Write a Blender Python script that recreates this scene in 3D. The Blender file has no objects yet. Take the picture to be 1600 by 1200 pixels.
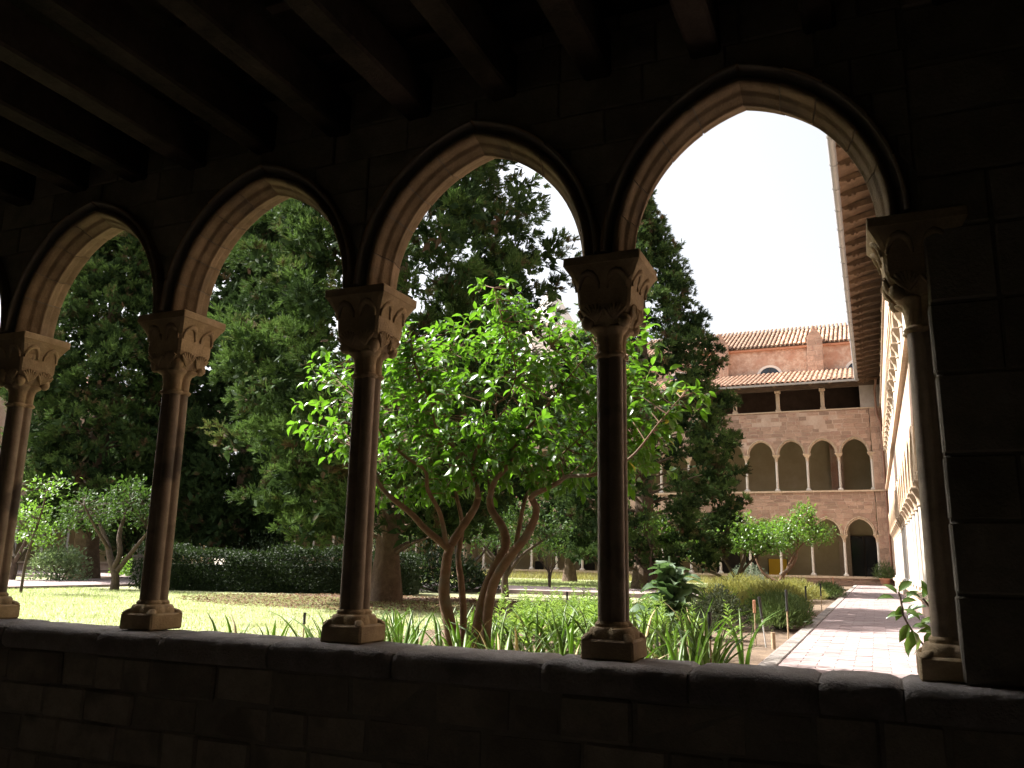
import bpy, bmesh, math, random
import numpy as np
from mathutils import Vector, Matrix
from mathutils import noise as mnoise

random.seed(7)
RNG = np.random.default_rng(11)
PI = math.pi
scene = bpy.context.scene
COL = scene.collection

# ------------------------------------------------------------------ camera
CAM = np.array([1.1947, -3.9208, 0.4541])
FPX, YAW, PITCH, ROLL = 1291.5, 0.4097, 0.2107, 0.0177      # in a 1600 x 1200 frame


def cam_axes():
    fw = np.array([-math.sin(YAW) * math.cos(PITCH), math.cos(YAW) * math.cos(PITCH), math.sin(PITCH)])
    rt = np.array([math.cos(YAW), math.sin(YAW), 0.0])
    up = np.cross(rt, fw)
    return (rt * math.cos(ROLL) + up * math.sin(ROLL), -rt * math.sin(ROLL) + up * math.cos(ROLL), fw)


CR, CU, CF = cam_axes()
cd = bpy.data.cameras.new('camera')
cd.sensor_width = 36.0
cd.lens = 36.0 * FPX / 1600.0
cd.clip_start = 0.05
cd.clip_end = 2000
co = bpy.data.objects.new('camera', cd)
COL.objects.link(co)
m = Matrix.Identity(4)
for i in range(3):
    m[i][0], m[i][1], m[i][2], m[i][3] = CR[i], CU[i], -CF[i], CAM[i]
co.matrix_world = m
scene.camera = co


def at(px, py, Y):
    d = CF * FPX + CR * (px - 800) - CU * (py - 600)
    t = (Y - CAM[1]) / d[1]
    return CAM + t * d


# ------------------------------------------------------------------ light
SUN_EL = math.radians(48)
SUN_AZ = math.radians(-1.2)           # towards +y from the -x axis
sdir = Vector((-math.cos(SUN_EL) * math.cos(SUN_AZ), math.cos(SUN_EL) * math.sin(SUN_AZ), math.sin(SUN_EL)))
world = bpy.data.worlds.new('World')
scene.world = world
world.use_nodes = True
wn = world.node_tree.nodes
wl = world.node_tree.links
sky = wn.new('ShaderNodeTexSky')
sky.sky_type = 'NISHITA'
sky.sun_disc = False
sky.sun_elevation = SUN_EL
sky.sun_rotation = math.atan2(sdir.x, sdir.y)
sky.air_density = 1.0
sky.dust_density = 6.0
sky.ozone_density = 1.0
hsv = wn.new('ShaderNodeHueSaturation')              # a hot hazy summer sky, nearly white
hsv.inputs['Saturation'].default_value = 0.24
wl.new(sky.outputs[0], hsv.inputs['Color'])
wl.new(hsv.outputs[0], wn['Background'].inputs[0])
wn['Background'].inputs[1].default_value = 0.095
sl = bpy.data.lights.new('sun', 'SUN')
sl.energy = 5.0
sl.angle = math.radians(0.53)
sl.color = (1.0, 0.95, 0.87)
so = bpy.data.objects.new('sun', sl)
COL.objects.link(so)
so.rotation_euler = (-sdir).to_track_quat('-Z', 'Y').to_euler()
so.location = sdir * 60
scene.view_settings.view_transform = 'Standard'
scene.view_settings.look = 'None'
scene.view_settings.gamma = 1.0
scene.view_settings.use_curve_mapping = False
scene.view_settings.exposure = 1.85


# ------------------------------------------------------------------ materials
def mat(name, base, base2=None, rough=0.85, scale=6.0, bump=0.3, bscale=40.0, bdist=0.01, rnd=0.0, fine=0.15,
        spots=None, spec=0.3, coords='Object'):
    """Stone, wood, clay: two tones mixed by noise, a fine grain, a bump and a per-object tone."""
    M = bpy.data.materials.new(name)
    M.use_nodes = True
    n, l = M.node_tree.nodes, M.node_tree.links
    b = n['Principled BSDF']
    b.inputs['Roughness'].default_value = rough
    b.inputs['Specular IOR Level'].default_value = spec
    tc = n.new('ShaderNodeTexCoord')
    src = tc.outputs[coords]
    oi = n.new('ShaderNodeObjectInfo')
    add = n.new('ShaderNodeVectorMath'); add.operation = 'ADD'
    sc = n.new('ShaderNodeVectorMath'); sc.operation = 'SCALE'
    comb = n.new('ShaderNodeCombineXYZ')
    for k in range(3):
        l.new(oi.outputs['Random'], comb.inputs[k])
    l.new(comb.outputs[0], sc.inputs[0]); sc.inputs['Scale'].default_value = 37.0
    l.new(src, add.inputs[0]); l.new(sc.outputs[0], add.inputs[1])
    nz = n.new('ShaderNodeTexNoise'); nz.inputs['Scale'].default_value = scale
    nz.inputs['Detail'].default_value = 6; nz.inputs['Roughness'].default_value = 0.65
    l.new(add.outputs[0], nz.inputs['Vector'])
    ramp = n.new('ShaderNodeValToRGB')
    ramp.color_ramp.elements[0].position = 0.35; ramp.color_ramp.elements[1].position = 0.68
    ramp.color_ramp.elements[0].color = (*base, 1)
    ramp.color_ramp.elements[1].color = (*(base2 or base), 1)
    l.new(nz.outputs[0], ramp.inputs[0])
    nf = n.new('ShaderNodeTexNoise'); nf.inputs['Scale'].default_value = bscale
    nf.inputs['Detail'].default_value = 5; nf.inputs['Roughness'].default_value = 0.7
    l.new(add.outputs[0], nf.inputs['Vector'])
    # value = 1 + rnd*(random-0.5)*2 + fine*(noise-0.5)*2
    ma = n.new('ShaderNodeMath'); ma.operation = 'MULTIPLY_ADD'
    l.new(oi.outputs['Random'], ma.inputs[0]); ma.inputs[1].default_value = 2 * rnd; ma.inputs[2].default_value = 1 - rnd - fine
    mb = n.new('ShaderNodeMath'); mb.operation = 'MULTIPLY_ADD'
    l.new(nf.outputs[0], mb.inputs[0]); mb.inputs[1].default_value = 2 * fine; l.new(ma.outputs[0], mb.inputs[2])
    mul = n.new('ShaderNodeVectorMath'); mul.operation = 'SCALE'
    l.new(ramp.outputs[0], mul.inputs[0]); l.new(mb.outputs[0], mul.inputs['Scale'])
    outc = mul.outputs[0]
    if spots:
        ns = n.new('ShaderNodeTexNoise'); ns.inputs['Scale'].default_value = scale * 0.37; ns.inputs['Detail'].default_value = 4
        l.new(add.outputs[0], ns.inputs['Vector'])
        r2 = n.new('ShaderNodeValToRGB'); r2.color_ramp.elements[0].position = 0.56; r2.color_ramp.elements[1].position = 0.68
        l.new(ns.outputs[0], r2.inputs[0])
        mx = n.new('ShaderNodeMix'); mx.data_type = 'RGBA'
        l.new(r2.outputs[0], mx.inputs['Factor']); l.new(outc, mx.inputs['A']); mx.inputs['B'].default_value = (*spots, 1)
        outc = mx.outputs['Result']
    l.new(outc, b.inputs['Base Color'])
    if bump:
        bp = n.new('ShaderNodeBump'); bp.inputs['Strength'].default_value = bump; bp.inputs['Distance'].default_value = bdist
        l.new(nf.outputs[0], bp.inputs['Height']); l.new(bp.outputs[0], b.inputs['Normal'])
    return M


def leaf_mat(name, c1, c2, trans, tfac=0.35, rough=0.4, spec=0.5, c3=None, c3amt=0.0, cscale=1.2):
    """Foliage: colour varies leaf by leaf and clump by clump; part of the light passes through."""
    M = bpy.data.materials.new(name)
    M.use_nodes = True
    n, l = M.node_tree.nodes, M.node_tree.links
    b = n['Principled BSDF']
    b.inputs['Roughness'].default_value = rough
    b.inputs['Specular IOR Level'].default_value = spec
    g = n.new('ShaderNodeNewGeometry')
    oi = n.new('ShaderNodeObjectInfo')
    am = n.new('ShaderNodeMath'); am.operation = 'ADD'
    l.new(g.outputs['Random Per Island'], am.inputs[0]); l.new(oi.outputs['Random'], am.inputs[1])
    fr = n.new('ShaderNodeMath'); fr.operation = 'FRACT'; l.new(am.outputs[0], fr.inputs[0])
    mx = n.new('ShaderNodeMix'); mx.data_type = 'RGBA'
    l.new(fr.outputs[0], mx.inputs['Factor'])
    mx.inputs['A'].default_value = (*c1, 1); mx.inputs['B'].default_value = (*c2, 1)
    out = mx.outputs['Result']
    if c3:
        tc = n.new('ShaderNodeTexCoord')
        nz = n.new('ShaderNodeTexNoise'); nz.inputs['Scale'].default_value = cscale; nz.inputs['Detail'].default_value = 3
        l.new(tc.outputs['Object'], nz.inputs['Vector'])
        rp = n.new('ShaderNodeValToRGB')
        rp.color_ramp.elements[0].position = 0.62 - c3amt; rp.color_ramp.elements[1].position = 0.70 - c3amt
        l.new(nz.outputs[0], rp.inputs[0])
        m2 = n.new('ShaderNodeMix'); m2.data_type = 'RGBA'
        l.new(rp.outputs[0], m2.inputs['Factor']); l.new(out, m2.inputs['A']); m2.inputs['B'].default_value = (*c3, 1)
        out = m2.outputs['Result']
    l.new(out, b.inputs['Base Color'])
    tr = n.new('ShaderNodeBsdfTranslucent')
    t2 = n.new('ShaderNodeMix'); t2.data_type = 'RGBA'; t2.blend_type = 'MULTIPLY'; t2.inputs['Factor'].default_value = 0.0
    tr.inputs['Color'].default_value = (*trans, 1)
    ms = n.new('ShaderNodeMixShader'); ms.inputs[0].default_value = tfac
    l.new(b.outputs[0], ms.inputs[1]); l.new(tr.outputs[0], ms.inputs[2])
    l.new(ms.outputs[0], n['Material Output'].inputs['Surface'])
    return M


M = {}
M['stone'] = mat('near_stone', (0.185, 0.132, 0.080), (0.285, 0.208, 0.133), 0.95, 9, 0.7, 90, 0.006, 0.16, 0.25, (0.15, 0.115, 0.085), spec=0.12)
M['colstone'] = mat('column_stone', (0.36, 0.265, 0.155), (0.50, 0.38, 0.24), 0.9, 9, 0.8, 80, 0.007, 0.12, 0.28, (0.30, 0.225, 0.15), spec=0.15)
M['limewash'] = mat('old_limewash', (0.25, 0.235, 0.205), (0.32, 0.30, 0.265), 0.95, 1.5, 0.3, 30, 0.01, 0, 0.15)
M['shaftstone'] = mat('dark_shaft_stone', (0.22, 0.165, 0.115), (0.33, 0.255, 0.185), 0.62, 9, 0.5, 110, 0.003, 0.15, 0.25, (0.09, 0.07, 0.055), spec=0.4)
M['brownwall'] = mat('brown_loggia_wall', (0.085, 0.055, 0.038), (0.13, 0.09, 0.065), 0.95, 2, 0.3, 20, 0.01, 0, 0.15)
M['greystucco'] = mat('grey_stucco', (0.33, 0.285, 0.25), (0.43, 0.385, 0.35), 0.95, 2, 0.4, 25, 0.01, 0, 0.15, (0.34, 0.25, 0.19))
M['sill'] = mat('sill_stone', (0.225, 0.20, 0.185), (0.32, 0.29, 0.275), 0.95, 7, 1.0, 75, 0.018, 0.14, 0.45, (0.18, 0.16, 0.15), spec=0.12)
M['wallstone'] = mat('wall_stone', (0.20, 0.175, 0.145), (0.29, 0.255, 0.21), 0.95, 7, 0.7, 60, 0.01, 0.22, 0.25, (0.16, 0.14, 0.115), spec=0.1)
M['mortar'] = mat('old_mortar', (0.17, 0.15, 0.125), (0.22, 0.195, 0.165), 0.95, 9, 0.6, 60, 0.01, 0, 0.2)
M['farstone'] = mat('tan_stone', (0.32, 0.205, 0.15), (0.42, 0.29, 0.215), 0.92, 5, 0.5, 40, 0.012, 0.26, 0.2, (0.34, 0.19, 0.145))
M['farmortar'] = mat('pale_mortar', (0.41, 0.285, 0.215), (0.55, 0.42, 0.335), 0.95, 1.6, 0.5, 30, 0.012, 0, 0.2, (0.40, 0.25, 0.19))
M['farcol'] = mat('pale_column_stone', (0.52, 0.47, 0.41), (0.60, 0.55, 0.49), 0.85, 7, 0.3, 50, 0.006, 0.10, 0.12)
M['farcap'] = mat('capital_stone', (0.44, 0.33, 0.23), (0.54, 0.42, 0.31), 0.9, 8, 0.5, 50, 0.01, 0.10, 0.2)
M['plaster'] = mat('ochre_plaster', (0.43, 0.35, 0.21), (0.50, 0.42, 0.27), 0.95, 1.5, 0.2, 20, 0.01, 0, 0.08)
M['church'] = mat('church_masonry', (0.40, 0.235, 0.165), (0.60, 0.46, 0.365), 0.95, 2.6, 0.8, 9, 0.04, 0, 0.35, (0.44, 0.25, 0.175))
M['whitewash'] = mat('whitewash', (0.66, 0.60, 0.54), (0.72, 0.67, 0.62), 0.9, 4, 0.3, 30, 0.01, 0, 0.1)
M['tile'] = mat('roof_tile_clay', (0.36, 0.175, 0.105), (0.52, 0.38, 0.28), 0.9, 5, 0.4, 30, 0.008, 0.42, 0.2, (0.22, 0.15, 0.11))
M['cotta'] = mat('terracotta', (0.42, 0.20, 0.12), (0.48, 0.26, 0.17), 0.9, 6, 0.3, 30, 0.008, 0.1, 0.15)
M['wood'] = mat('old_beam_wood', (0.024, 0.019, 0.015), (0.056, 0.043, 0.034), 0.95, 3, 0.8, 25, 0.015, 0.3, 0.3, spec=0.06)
M['rafter'] = mat('rafter_wood', (0.10, 0.060, 0.036), (0.19, 0.118, 0.072), 0.8, 5, 0.5, 25, 0.01, 0.25, 0.2)
M['zinc'] = mat('zinc_gutter', (0.33, 0.33, 0.34), (0.40, 0.40, 0.41), 0.5, 2, 0.1, 20, 0.005, 0.05, 0.08, spec=0.5)
M['copper'] = mat('copper_pipe', (0.24, 0.12, 0.08), (0.30, 0.17, 0.12), 0.5, 4, 0.1, 20, 0.005, 0.1, 0.1, spec=0.5)
M['brick'] = mat('path_brick', (0.23, 0.172, 0.17), (0.30, 0.24, 0.24), 0.9, 5, 0.4, 40, 0.006, 0.22, 0.15, (0.27, 0.225, 0.22))
M['brickbed'] = mat('path_bed', (0.25, 0.195, 0.19), (0.30, 0.24, 0.235), 0.95, 3, 0.4, 40, 0.006, 0, 0.15)
M['soil'] = mat('garden_soil', (0.10, 0.07, 0.05), (0.20, 0.145, 0.10), 1.0, 3, 0.9, 25, 0.03, 0, 0.35)
M['litter'] = mat('brown_leaf_litter', (0.085, 0.05, 0.035), (0.16, 0.10, 0.07), 1.0, 12, 0.9, 40, 0.03, 0, 0.4)
M['lawn'] = mat('lawn_turf', (0.26, 0.275, 0.14), (0.35, 0.35, 0.22), 1.0, 2.5, 0.9, 60, 0.03, 0, 0.35, (0.19, 0.20, 0.08))
M['gravel'] = mat('pale_gravel', (0.38, 0.33, 0.27), (0.46, 0.40, 0.33), 1.0, 5, 0.8, 60, 0.02, 0, 0.3)
M['floor'] = mat('gallery_floor_clay', (0.20, 0.172, 0.15), (0.25, 0.215, 0.19), 0.8, 3, 0.3, 30, 0.005, 0.1, 0.15)
M['bark'] = mat('cypress_bark', (0.10, 0.068, 0.047), (0.17, 0.122, 0.086), 1.0, 6, 1.0, 14, 0.05, 0.05, 0.35)
M['lbark'] = mat('lemon_bark', (0.125, 0.070, 0.043), (0.205, 0.125, 0.082), 0.85, 10, 0.5, 60, 0.006, 0.05, 0.25, (0.15, 0.12, 0.09))
M['dbark'] = mat('dark_bark', (0.060, 0.043, 0.033), (0.105, 0.078, 0.058), 1.0, 10, 0.7, 40, 0.01, 0.05, 0.3)
M['glass'] = mat('dark_glass', (0.012, 0.016, 0.022), (0.02, 0.026, 0.035), 0.08, 1, 0, 5, 0, 0, 0, spec=0.6)
M['doorwood'] = mat('dark_door', (0.03, 0.025, 0.02), (0.05, 0.04, 0.03), 0.6, 4, 0.2, 20, 0.005, 0, 0.2)
M['yellow'] = mat('yellow_board', (0.72, 0.42, 0.02), (0.78, 0.48, 0.03), 0.5, 2, 0, 10, 0, 0, 0.03)
M['black'] = mat('black_plastic', (0.018, 0.018, 0.018), (0.03, 0.028, 0.026), 0.45, 8, 0.1, 40, 0.002, 0, 0.1, spec=0.5)
M['stake'] = mat('stake_wood', (0.33, 0.24, 0.15), (0.44, 0.33, 0.22), 0.9, 20, 0.3, 60, 0.003, 0.2, 0.2)
M['steel'] = mat('galvanised_steel', (0.45, 0.45, 0.45), (0.55, 0.55, 0.55), 0.4, 8, 0.1, 40, 0.002, 0, 0.1, spec=0.7)
M['lemonleaf'] = leaf_mat('lemon_leaf', (0.022, 0.062, 0.010), (0.085, 0.175, 0.02), (0.17, 0.40, 0.020), 0.31, 0.33, 0.6)
M['yellowleaf'] = leaf_mat('yellowed_leaf', (0.40, 0.32, 0.04), (0.50, 0.42, 0.06), (0.6, 0.5, 0.06), 0.4, 0.4, 0.5)
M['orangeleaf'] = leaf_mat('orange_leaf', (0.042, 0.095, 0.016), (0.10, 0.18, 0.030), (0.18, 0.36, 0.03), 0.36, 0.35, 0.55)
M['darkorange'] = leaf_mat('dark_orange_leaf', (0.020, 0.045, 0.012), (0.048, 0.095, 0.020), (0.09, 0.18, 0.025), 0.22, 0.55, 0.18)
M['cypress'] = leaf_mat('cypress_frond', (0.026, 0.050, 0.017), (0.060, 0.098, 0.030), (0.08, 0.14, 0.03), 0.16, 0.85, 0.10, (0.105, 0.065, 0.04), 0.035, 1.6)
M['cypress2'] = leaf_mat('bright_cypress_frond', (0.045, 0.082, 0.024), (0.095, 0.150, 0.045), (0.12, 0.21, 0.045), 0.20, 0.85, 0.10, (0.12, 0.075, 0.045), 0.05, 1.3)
M['cypress3'] = leaf_mat('shade_cypress_frond', (0.015, 0.031, 0.012), (0.034, 0.060, 0.020), (0.05, 0.09, 0.025), 0.14, 0.85, 0.10, (0.09, 0.055, 0.035), 0.03, 1.3)  # darker copy of the cypress frond, its shade put into the colour
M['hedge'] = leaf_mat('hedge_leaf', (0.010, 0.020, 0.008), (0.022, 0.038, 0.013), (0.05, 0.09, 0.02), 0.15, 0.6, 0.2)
M['iris'] = leaf_mat('iris_blade', (0.09, 0.165, 0.035), (0.19, 0.28, 0.075), (0.30, 0.48, 0.07), 0.42, 0.4, 0.5)
M['irisdry'] = leaf_mat('dry_iris_blade', (0.42, 0.34, 0.18), (0.52, 0.45, 0.28), (0.5, 0.42, 0.2), 0.3, 0.7, 0.2)
M['weed'] = leaf_mat('feathery_weed', (0.10, 0.19, 0.035), (0.19, 0.29, 0.07), (0.28, 0.42, 0.07), 0.38, 0.6, 0.3)
M['rosemary'] = leaf_mat('rosemary_leaf', (0.05, 0.085, 0.026), (0.10, 0.145, 0.045), (0.13, 0.19, 0.05), 0.25, 0.6, 0.3)
M['gold'] = leaf_mat('golden_shrub_leaf', (0.15, 0.17, 0.055), (0.27, 0.27, 0.10), (0.35, 0.34, 0.08), 0.33, 0.6, 0.3)
M['greyshrub'] = leaf_mat('grey_shrub_leaf', (0.15, 0.19, 0.14), (0.25, 0.29, 0.22), (0.2, 0.26, 0.16), 0.25, 0.7, 0.3)
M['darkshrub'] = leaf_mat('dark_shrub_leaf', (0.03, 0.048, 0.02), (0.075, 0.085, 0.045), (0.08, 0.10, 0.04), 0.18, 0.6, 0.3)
M['palebush'] = leaf_mat('pale_bush_leaf', (0.10, 0.16, 0.07), (0.20, 0.27, 0.14), (0.25, 0.36, 0.12), 0.3, 0.3, 0.7)
M['artichoke'] = leaf_mat('artichoke_leaf', (0.055, 0.095, 0.045), (0.10, 0.15, 0.085), (0.12, 0.22, 0.06), 0.25, 0.55, 0.4)
M['camellia'] = leaf_mat('camellia_leaf', (0.030, 0.060, 0.018), (0.065, 0.11, 0.030), (0.15, 0.26, 0.03), 0.25, 0.25, 0.7)
M['grass'] = leaf_mat('grass_blade', (0.23, 0.29, 0.12), (0.37, 0.40, 0.22), (0.40, 0.48, 0.18), 0.42, 0.6, 0.3)
M['dryleaf'] = leaf_mat('fallen_leaf', (0.12, 0.07, 0.045), (0.22, 0.14, 0.085), (0.2, 0.12, 0.06), 0.15, 0.9, 0.1)


# ------------------------------------------------------------------ object helpers
def link(o, parent=None):
    COL.objects.link(o)
    if parent is not None:
        o.parent = parent
    return o


def tag(o, label=None, cat=None, group=None, kind=None):
    if label: o['label'] = label
    if cat: o['category'] = cat
    if group: o['group'] = group
    if kind: o['kind'] = kind
    return o


def thing(name, loc, label, cat, group=None, rz=0.0):
    o = bpy.data.objects.new(name, None)
    o.empty_display_size = 0.2
    o.location = loc
    o.rotation_euler = (0, 0, rz)
    link(o)
    return tag(o, label, cat, group)


def obj(name, me, parent=None, loc=None, rot=None, scale=None):
    o = bpy.data.objects.new(name, me)
    if loc is not None: o.location = loc
    if rot is not None: o.rotation_euler = rot
    if scale is not None: o.scale = scale
    return link(o, parent)


def copy_tree(root, loc, rz, label, scale=1.0):
    r = root.copy(); COL.objects.link(r)
    r.location = loc; r.rotation_euler = (0, 0, rz); r.scale = (scale,) * 3
    r['label'] = label
    for ch in root.children:
        c = ch.copy(); COL.objects.link(c); c.parent = r
        for g in ch.children:
            d = g.copy(); COL.objects.link(d); d.parent = c
    return r


def arr_mesh(name, V, F, mats, mi=None, smooth=False):
    """Mesh from numpy: V (n,3), F (m,k)."""
    V = np.asarray(V, dtype=np.float32); F = np.asarray(F, dtype=np.int32)
    me = bpy.data.meshes.new(name)
    nf, k = F.shape
    me.vertices.add(len(V)); me.vertices.foreach_set('co', V.ravel())
    me.loops.add(nf * k); me.loops.foreach_set('vertex_index', F.ravel())
    me.polygons.add(nf)
    me.polygons.foreach_set('loop_start', np.arange(0, nf * k, k, dtype=np.int32))
    me.polygons.foreach_set('loop_total', np.full(nf, k, dtype=np.int32))
    if mi is not None:
        me.polygons.foreach_set('material_index', np.asarray(mi, dtype=np.int32))
    me.polygons.foreach_set('use_smooth', np.full(nf, smooth, dtype=bool))
    for mm in (mats if isinstance(mats, (list, tuple)) else [mats]):
        me.materials.append(mm)
    me.update(calc_edges=True)
    return me


class MB:
    def __init__(s):
        s.v, s.f, s.sm = [], [], []

    def add(s, vs, fs, smooth=False, T=None):
        b = len(s.v)
        if T is not None:
            vs = [tuple(T @ Vector(p)) for p in vs]
        s.v += [tuple(p) for p in vs]
        s.f += [tuple(b + i for i in f) for f in fs]
        s.sm += [smooth] * len(fs)

    def box(s, x0, x1, y0, y1, z0, z1, T=None):
        s.add([(x0, y0, z0), (x1, y0, z0), (x1, y1, z0), (x0, y1, z0), (x0, y0, z1), (x1, y0, z1), (x1, y1, z1), (x0, y1, z1)],
              [(0, 3, 2, 1), (4, 5, 6, 7), (0, 1, 5, 4), (1, 2, 6, 5), (2, 3, 7, 6), (3, 0, 4, 7)], False, T)

    def bevbox(s, x0, x1, y0, y1, z0, z1, b=0.006, T=None, jit=0.0):
        """Box with chamfered edges (24 verts)."""
        vs, fs = [], []
        cs = [(x, y, z) for z in (0, 1) for y in (0, 1) for x in (0, 1)]
        X, Y, Z = (x0, x1), (y0, y1), (z0, z1)
        idx = {}
        for c in cs:
            p = [X[c[0]], Y[c[1]], Z[c[2]]]
            j = [random.uniform(-jit, jit) for _ in range(3)]
            for a in range(3):
                q = [p[k] + (0 if k == a else (b if c[k] == 0 else -b)) + j[k] for k in range(3)]
                idx[c, a] = len(vs); vs.append(q)
        for a in range(3):
            u, w = [k for k in range(3) if k != a]
            for sd in (0, 1):
                ring = []
                for (p, q) in ((0, 0), (1, 0), (1, 1), (0, 1)):
                    c = [0, 0, 0]; c[a] = sd; c[u] = p; c[w] = q
                    ring.append(idx[tuple(c), a])
                fs.append(tuple(ring))
        for a in range(3):          # edges along axis a
            u, w = [k for k in range(3) if k != a]
            for p in (0, 1):
                for q in (0, 1):
                    c0 = [0, 0, 0]; c1 = [0, 0, 0]
                    c0[a], c1[a] = 0, 1
                    c0[u] = c1[u] = p; c0[w] = c1[w] = q
                    c0, c1 = tuple(c0), tuple(c1)
                    fs.append((idx[c0, u], idx[c1, u], idx[c1, w], idx[c0, w]))
        for c in cs:
            fs.append((idx[c, 0], idx[c, 1], idx[c, 2]))
        s.add(vs, fs, False, T)

    def loft(s, rings, smooth=True, cap=True, closed=True, T=None):
        n = len(rings[0]); vs = [p for r in rings for p in r]; fs = []
        for i in range(len(rings) - 1):
            for j in range(n if closed else n - 1):
                k = (j + 1) % n
                fs.append((i * n + j, i * n + k, (i + 1) * n + k, (i + 1) * n + j))
        s.add(vs, fs, smooth, T)
        if cap:
            s.add(rings[0], [tuple(range(n - 1, -1, -1))], False, T)
            s.add(rings[-1], [tuple(range(n))], False, T)

    def tube(s, pts, rad, n=8, smooth=True, cap=True):
        pts = [Vector(p) for p in pts]
        if not isinstance(rad, (list, tuple)): rad = [rad] * len(pts)
        rings = []
        up = Vector((0.31, 0.22, 0.92))
        for i, p in enumerate(pts):
            t = (pts[min(i + 1, len(pts) - 1)] - pts[max(i - 1, 0)]).normalized()
            a = t.cross(up)
            if a.length < 1e-3: a = t.cross(Vector((1, 0, 0)))
            a.normalize(); b = a.cross(t)
            up = b.cross(a) if False else up
            rings.append([tuple(p + (a * math.cos(2 * PI * k / n) + b * math.sin(2 * PI * k / n)) * rad[i]) for k in range(n)])
        s.loft(rings, smooth, cap)

    def mesh(s, name, mats, fix=True):
        me = bpy.data.meshes.new(name)
        me.from_pydata(s.v, [], s.f)
        for mm in (mats if isinstance(mats, (list, tuple)) else [mats]):
            me.materials.append(mm)
        me.polygons.foreach_set('use_smooth', s.sm)
        if fix:
            bm = bmesh.new(); bm.from_mesh(me)
            bmesh.ops.recalc_face_normals(bm, faces=bm.faces)
            bm.to_mesh(me); bm.free()
        me.update()
        return me

    def build(s, name, mats, parent=None, loc=None, rot=None, fix=True):
        return obj(name, s.mesh(name, mats, fix), parent, loc, rot)


def smooth_path(pts, n=4):
    """Catmull-Rom through points (each a tuple of any length)."""
    P = [np.array(p, float) for p in pts]
    P = [2 * P[0] - P[1]] + P + [2 * P[-1] - P[-2]]
    out = []
    for i in range(1, len(P) - 2):
        for k in range(n):
            t = k / n
            a, b, c, d = P[i - 1], P[i], P[i + 1], P[i + 2]
            out.append(0.5 * ((2 * b) + (c - a) * t + (2 * a - 5 * b + 4 * c - d) * t * t + (3 * b - a - 3 * c + d) * t ** 3))
    out.append(P[-2])
    return out


# leaf templates: (along, across, up)
LEAF4 = (np.array([(0, 0, 0), (.42, .5, .10), (.42, -.5, .10), (1, 0, -.12), (.45, 0, 0)], float),
         np.array([(0, 4, 1), (1, 4, 3), (0, 2, 4), (2, 3, 4)]))
LEAF8 = (np.array([(0, 0, 0), (.22, .36, .10), (.22, 0, .03), (.22, -.36, .10), (.55, .5, .10), (.55, 0, .0), (.55, -.5, .10),
                   (.83, .24, -.03), (.83, 0, -.09), (.83, -.24, -.03), (1.0, 0, -.22)], float),
         np.array([(0, 2, 1), (0, 3, 2), (1, 2, 4), (2, 5, 4), (2, 3, 5), (3, 6, 5), (4, 5, 7), (5, 8, 7), (5, 6, 8), (6, 9, 8), (7, 8, 10), (8, 9, 10)]))
BLADE = (np.array([(0, .5, 0), (0, -.5, 0), (1, 0, 0)], float), np.array([(0, 1, 2)]))


def spray_template(nleaf=12, seed=0):
    """A tufted conifer spray: narrow shoots set all round a short axis."""
    r = np.random.default_rng(seed)
    V, F = [], []
    for i in range(nleaf):
        t = 0.04 + 0.90 * i / (nleaf - 1)
        az = i * 2.4 + r.uniform(-.5, .5)
        ln = (0.44 * (1 - 0.55 * t) + 0.10) * r.uniform(.75, 1.25)
        ang = r.uniform(.35, .85) * (1 - .35 * t)
        if i == nleaf - 1: ang, ln = 0.0, 0.26
        d = np.array([math.cos(ang), math.sin(ang) * math.cos(az), math.sin(ang) * math.sin(az) * .75])
        q = np.cross(d, r.normal(size=3)); q /= np.linalg.norm(q)
        w = 0.080 * r.uniform(.8, 1.3)
        o = np.array([t * 0.75, 0, -0.12 * t * t])
        b = len(V)
        V += [o - q * w * .6, o + q * w * .6, o + d * ln]
        F.append((b, b + 1, b + 2))
    return np.array(V), np.array(F)


SPRAYS = [spray_template(10, k) for k in range(4)]


def unit(a):
    return a / np.maximum(np.linalg.norm(a, axis=-1, keepdims=True), 1e-9)


def scatter(tpl, P, D, N, L, W, H=None):
    tv, tf = tpl
    D = unit(D); S = unit(np.cross(N, D)); U = np.cross(D, S)
    L = np.asarray(L)[:, None, None]; W = np.asarray(W)[:, None, None]
    H = L if H is None else np.asarray(H)[:, None, None]
    V = P[:, None, :] + D[:, None, :] * tv[None, :, 0:1] * L + S[:, None, :] * tv[None, :, 1:2] * W + U[:, None, :] * tv[None, :, 2:3] * H
    n, k = len(P), len(tv)
    F = tf[None] + (np.arange(n) * k)[:, None, None]
    return V.reshape(-1, 3), F.reshape(-1, tf.shape[1])


def join(parts):
    V, F, b = [], [], 0
    for v, f in parts:
        V.append(v); F.append(f + b); b += len(v)
    return np.concatenate(V), np.concatenate(F)


def rdir(n, rng=RNG):
    return unit(rng.normal(size=(n, 3)))

# ================================================================== GROUND
GZ = -0.45


def sheet(name, poly, z, mt, kind='structure', sub=None):
    b = MB(); b.add([(x, y, z) for x, y in poly], [tuple(range(len(poly)))])
    o = b.build(name, mt, fix=False)
    return tag(o, kind=kind)


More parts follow.
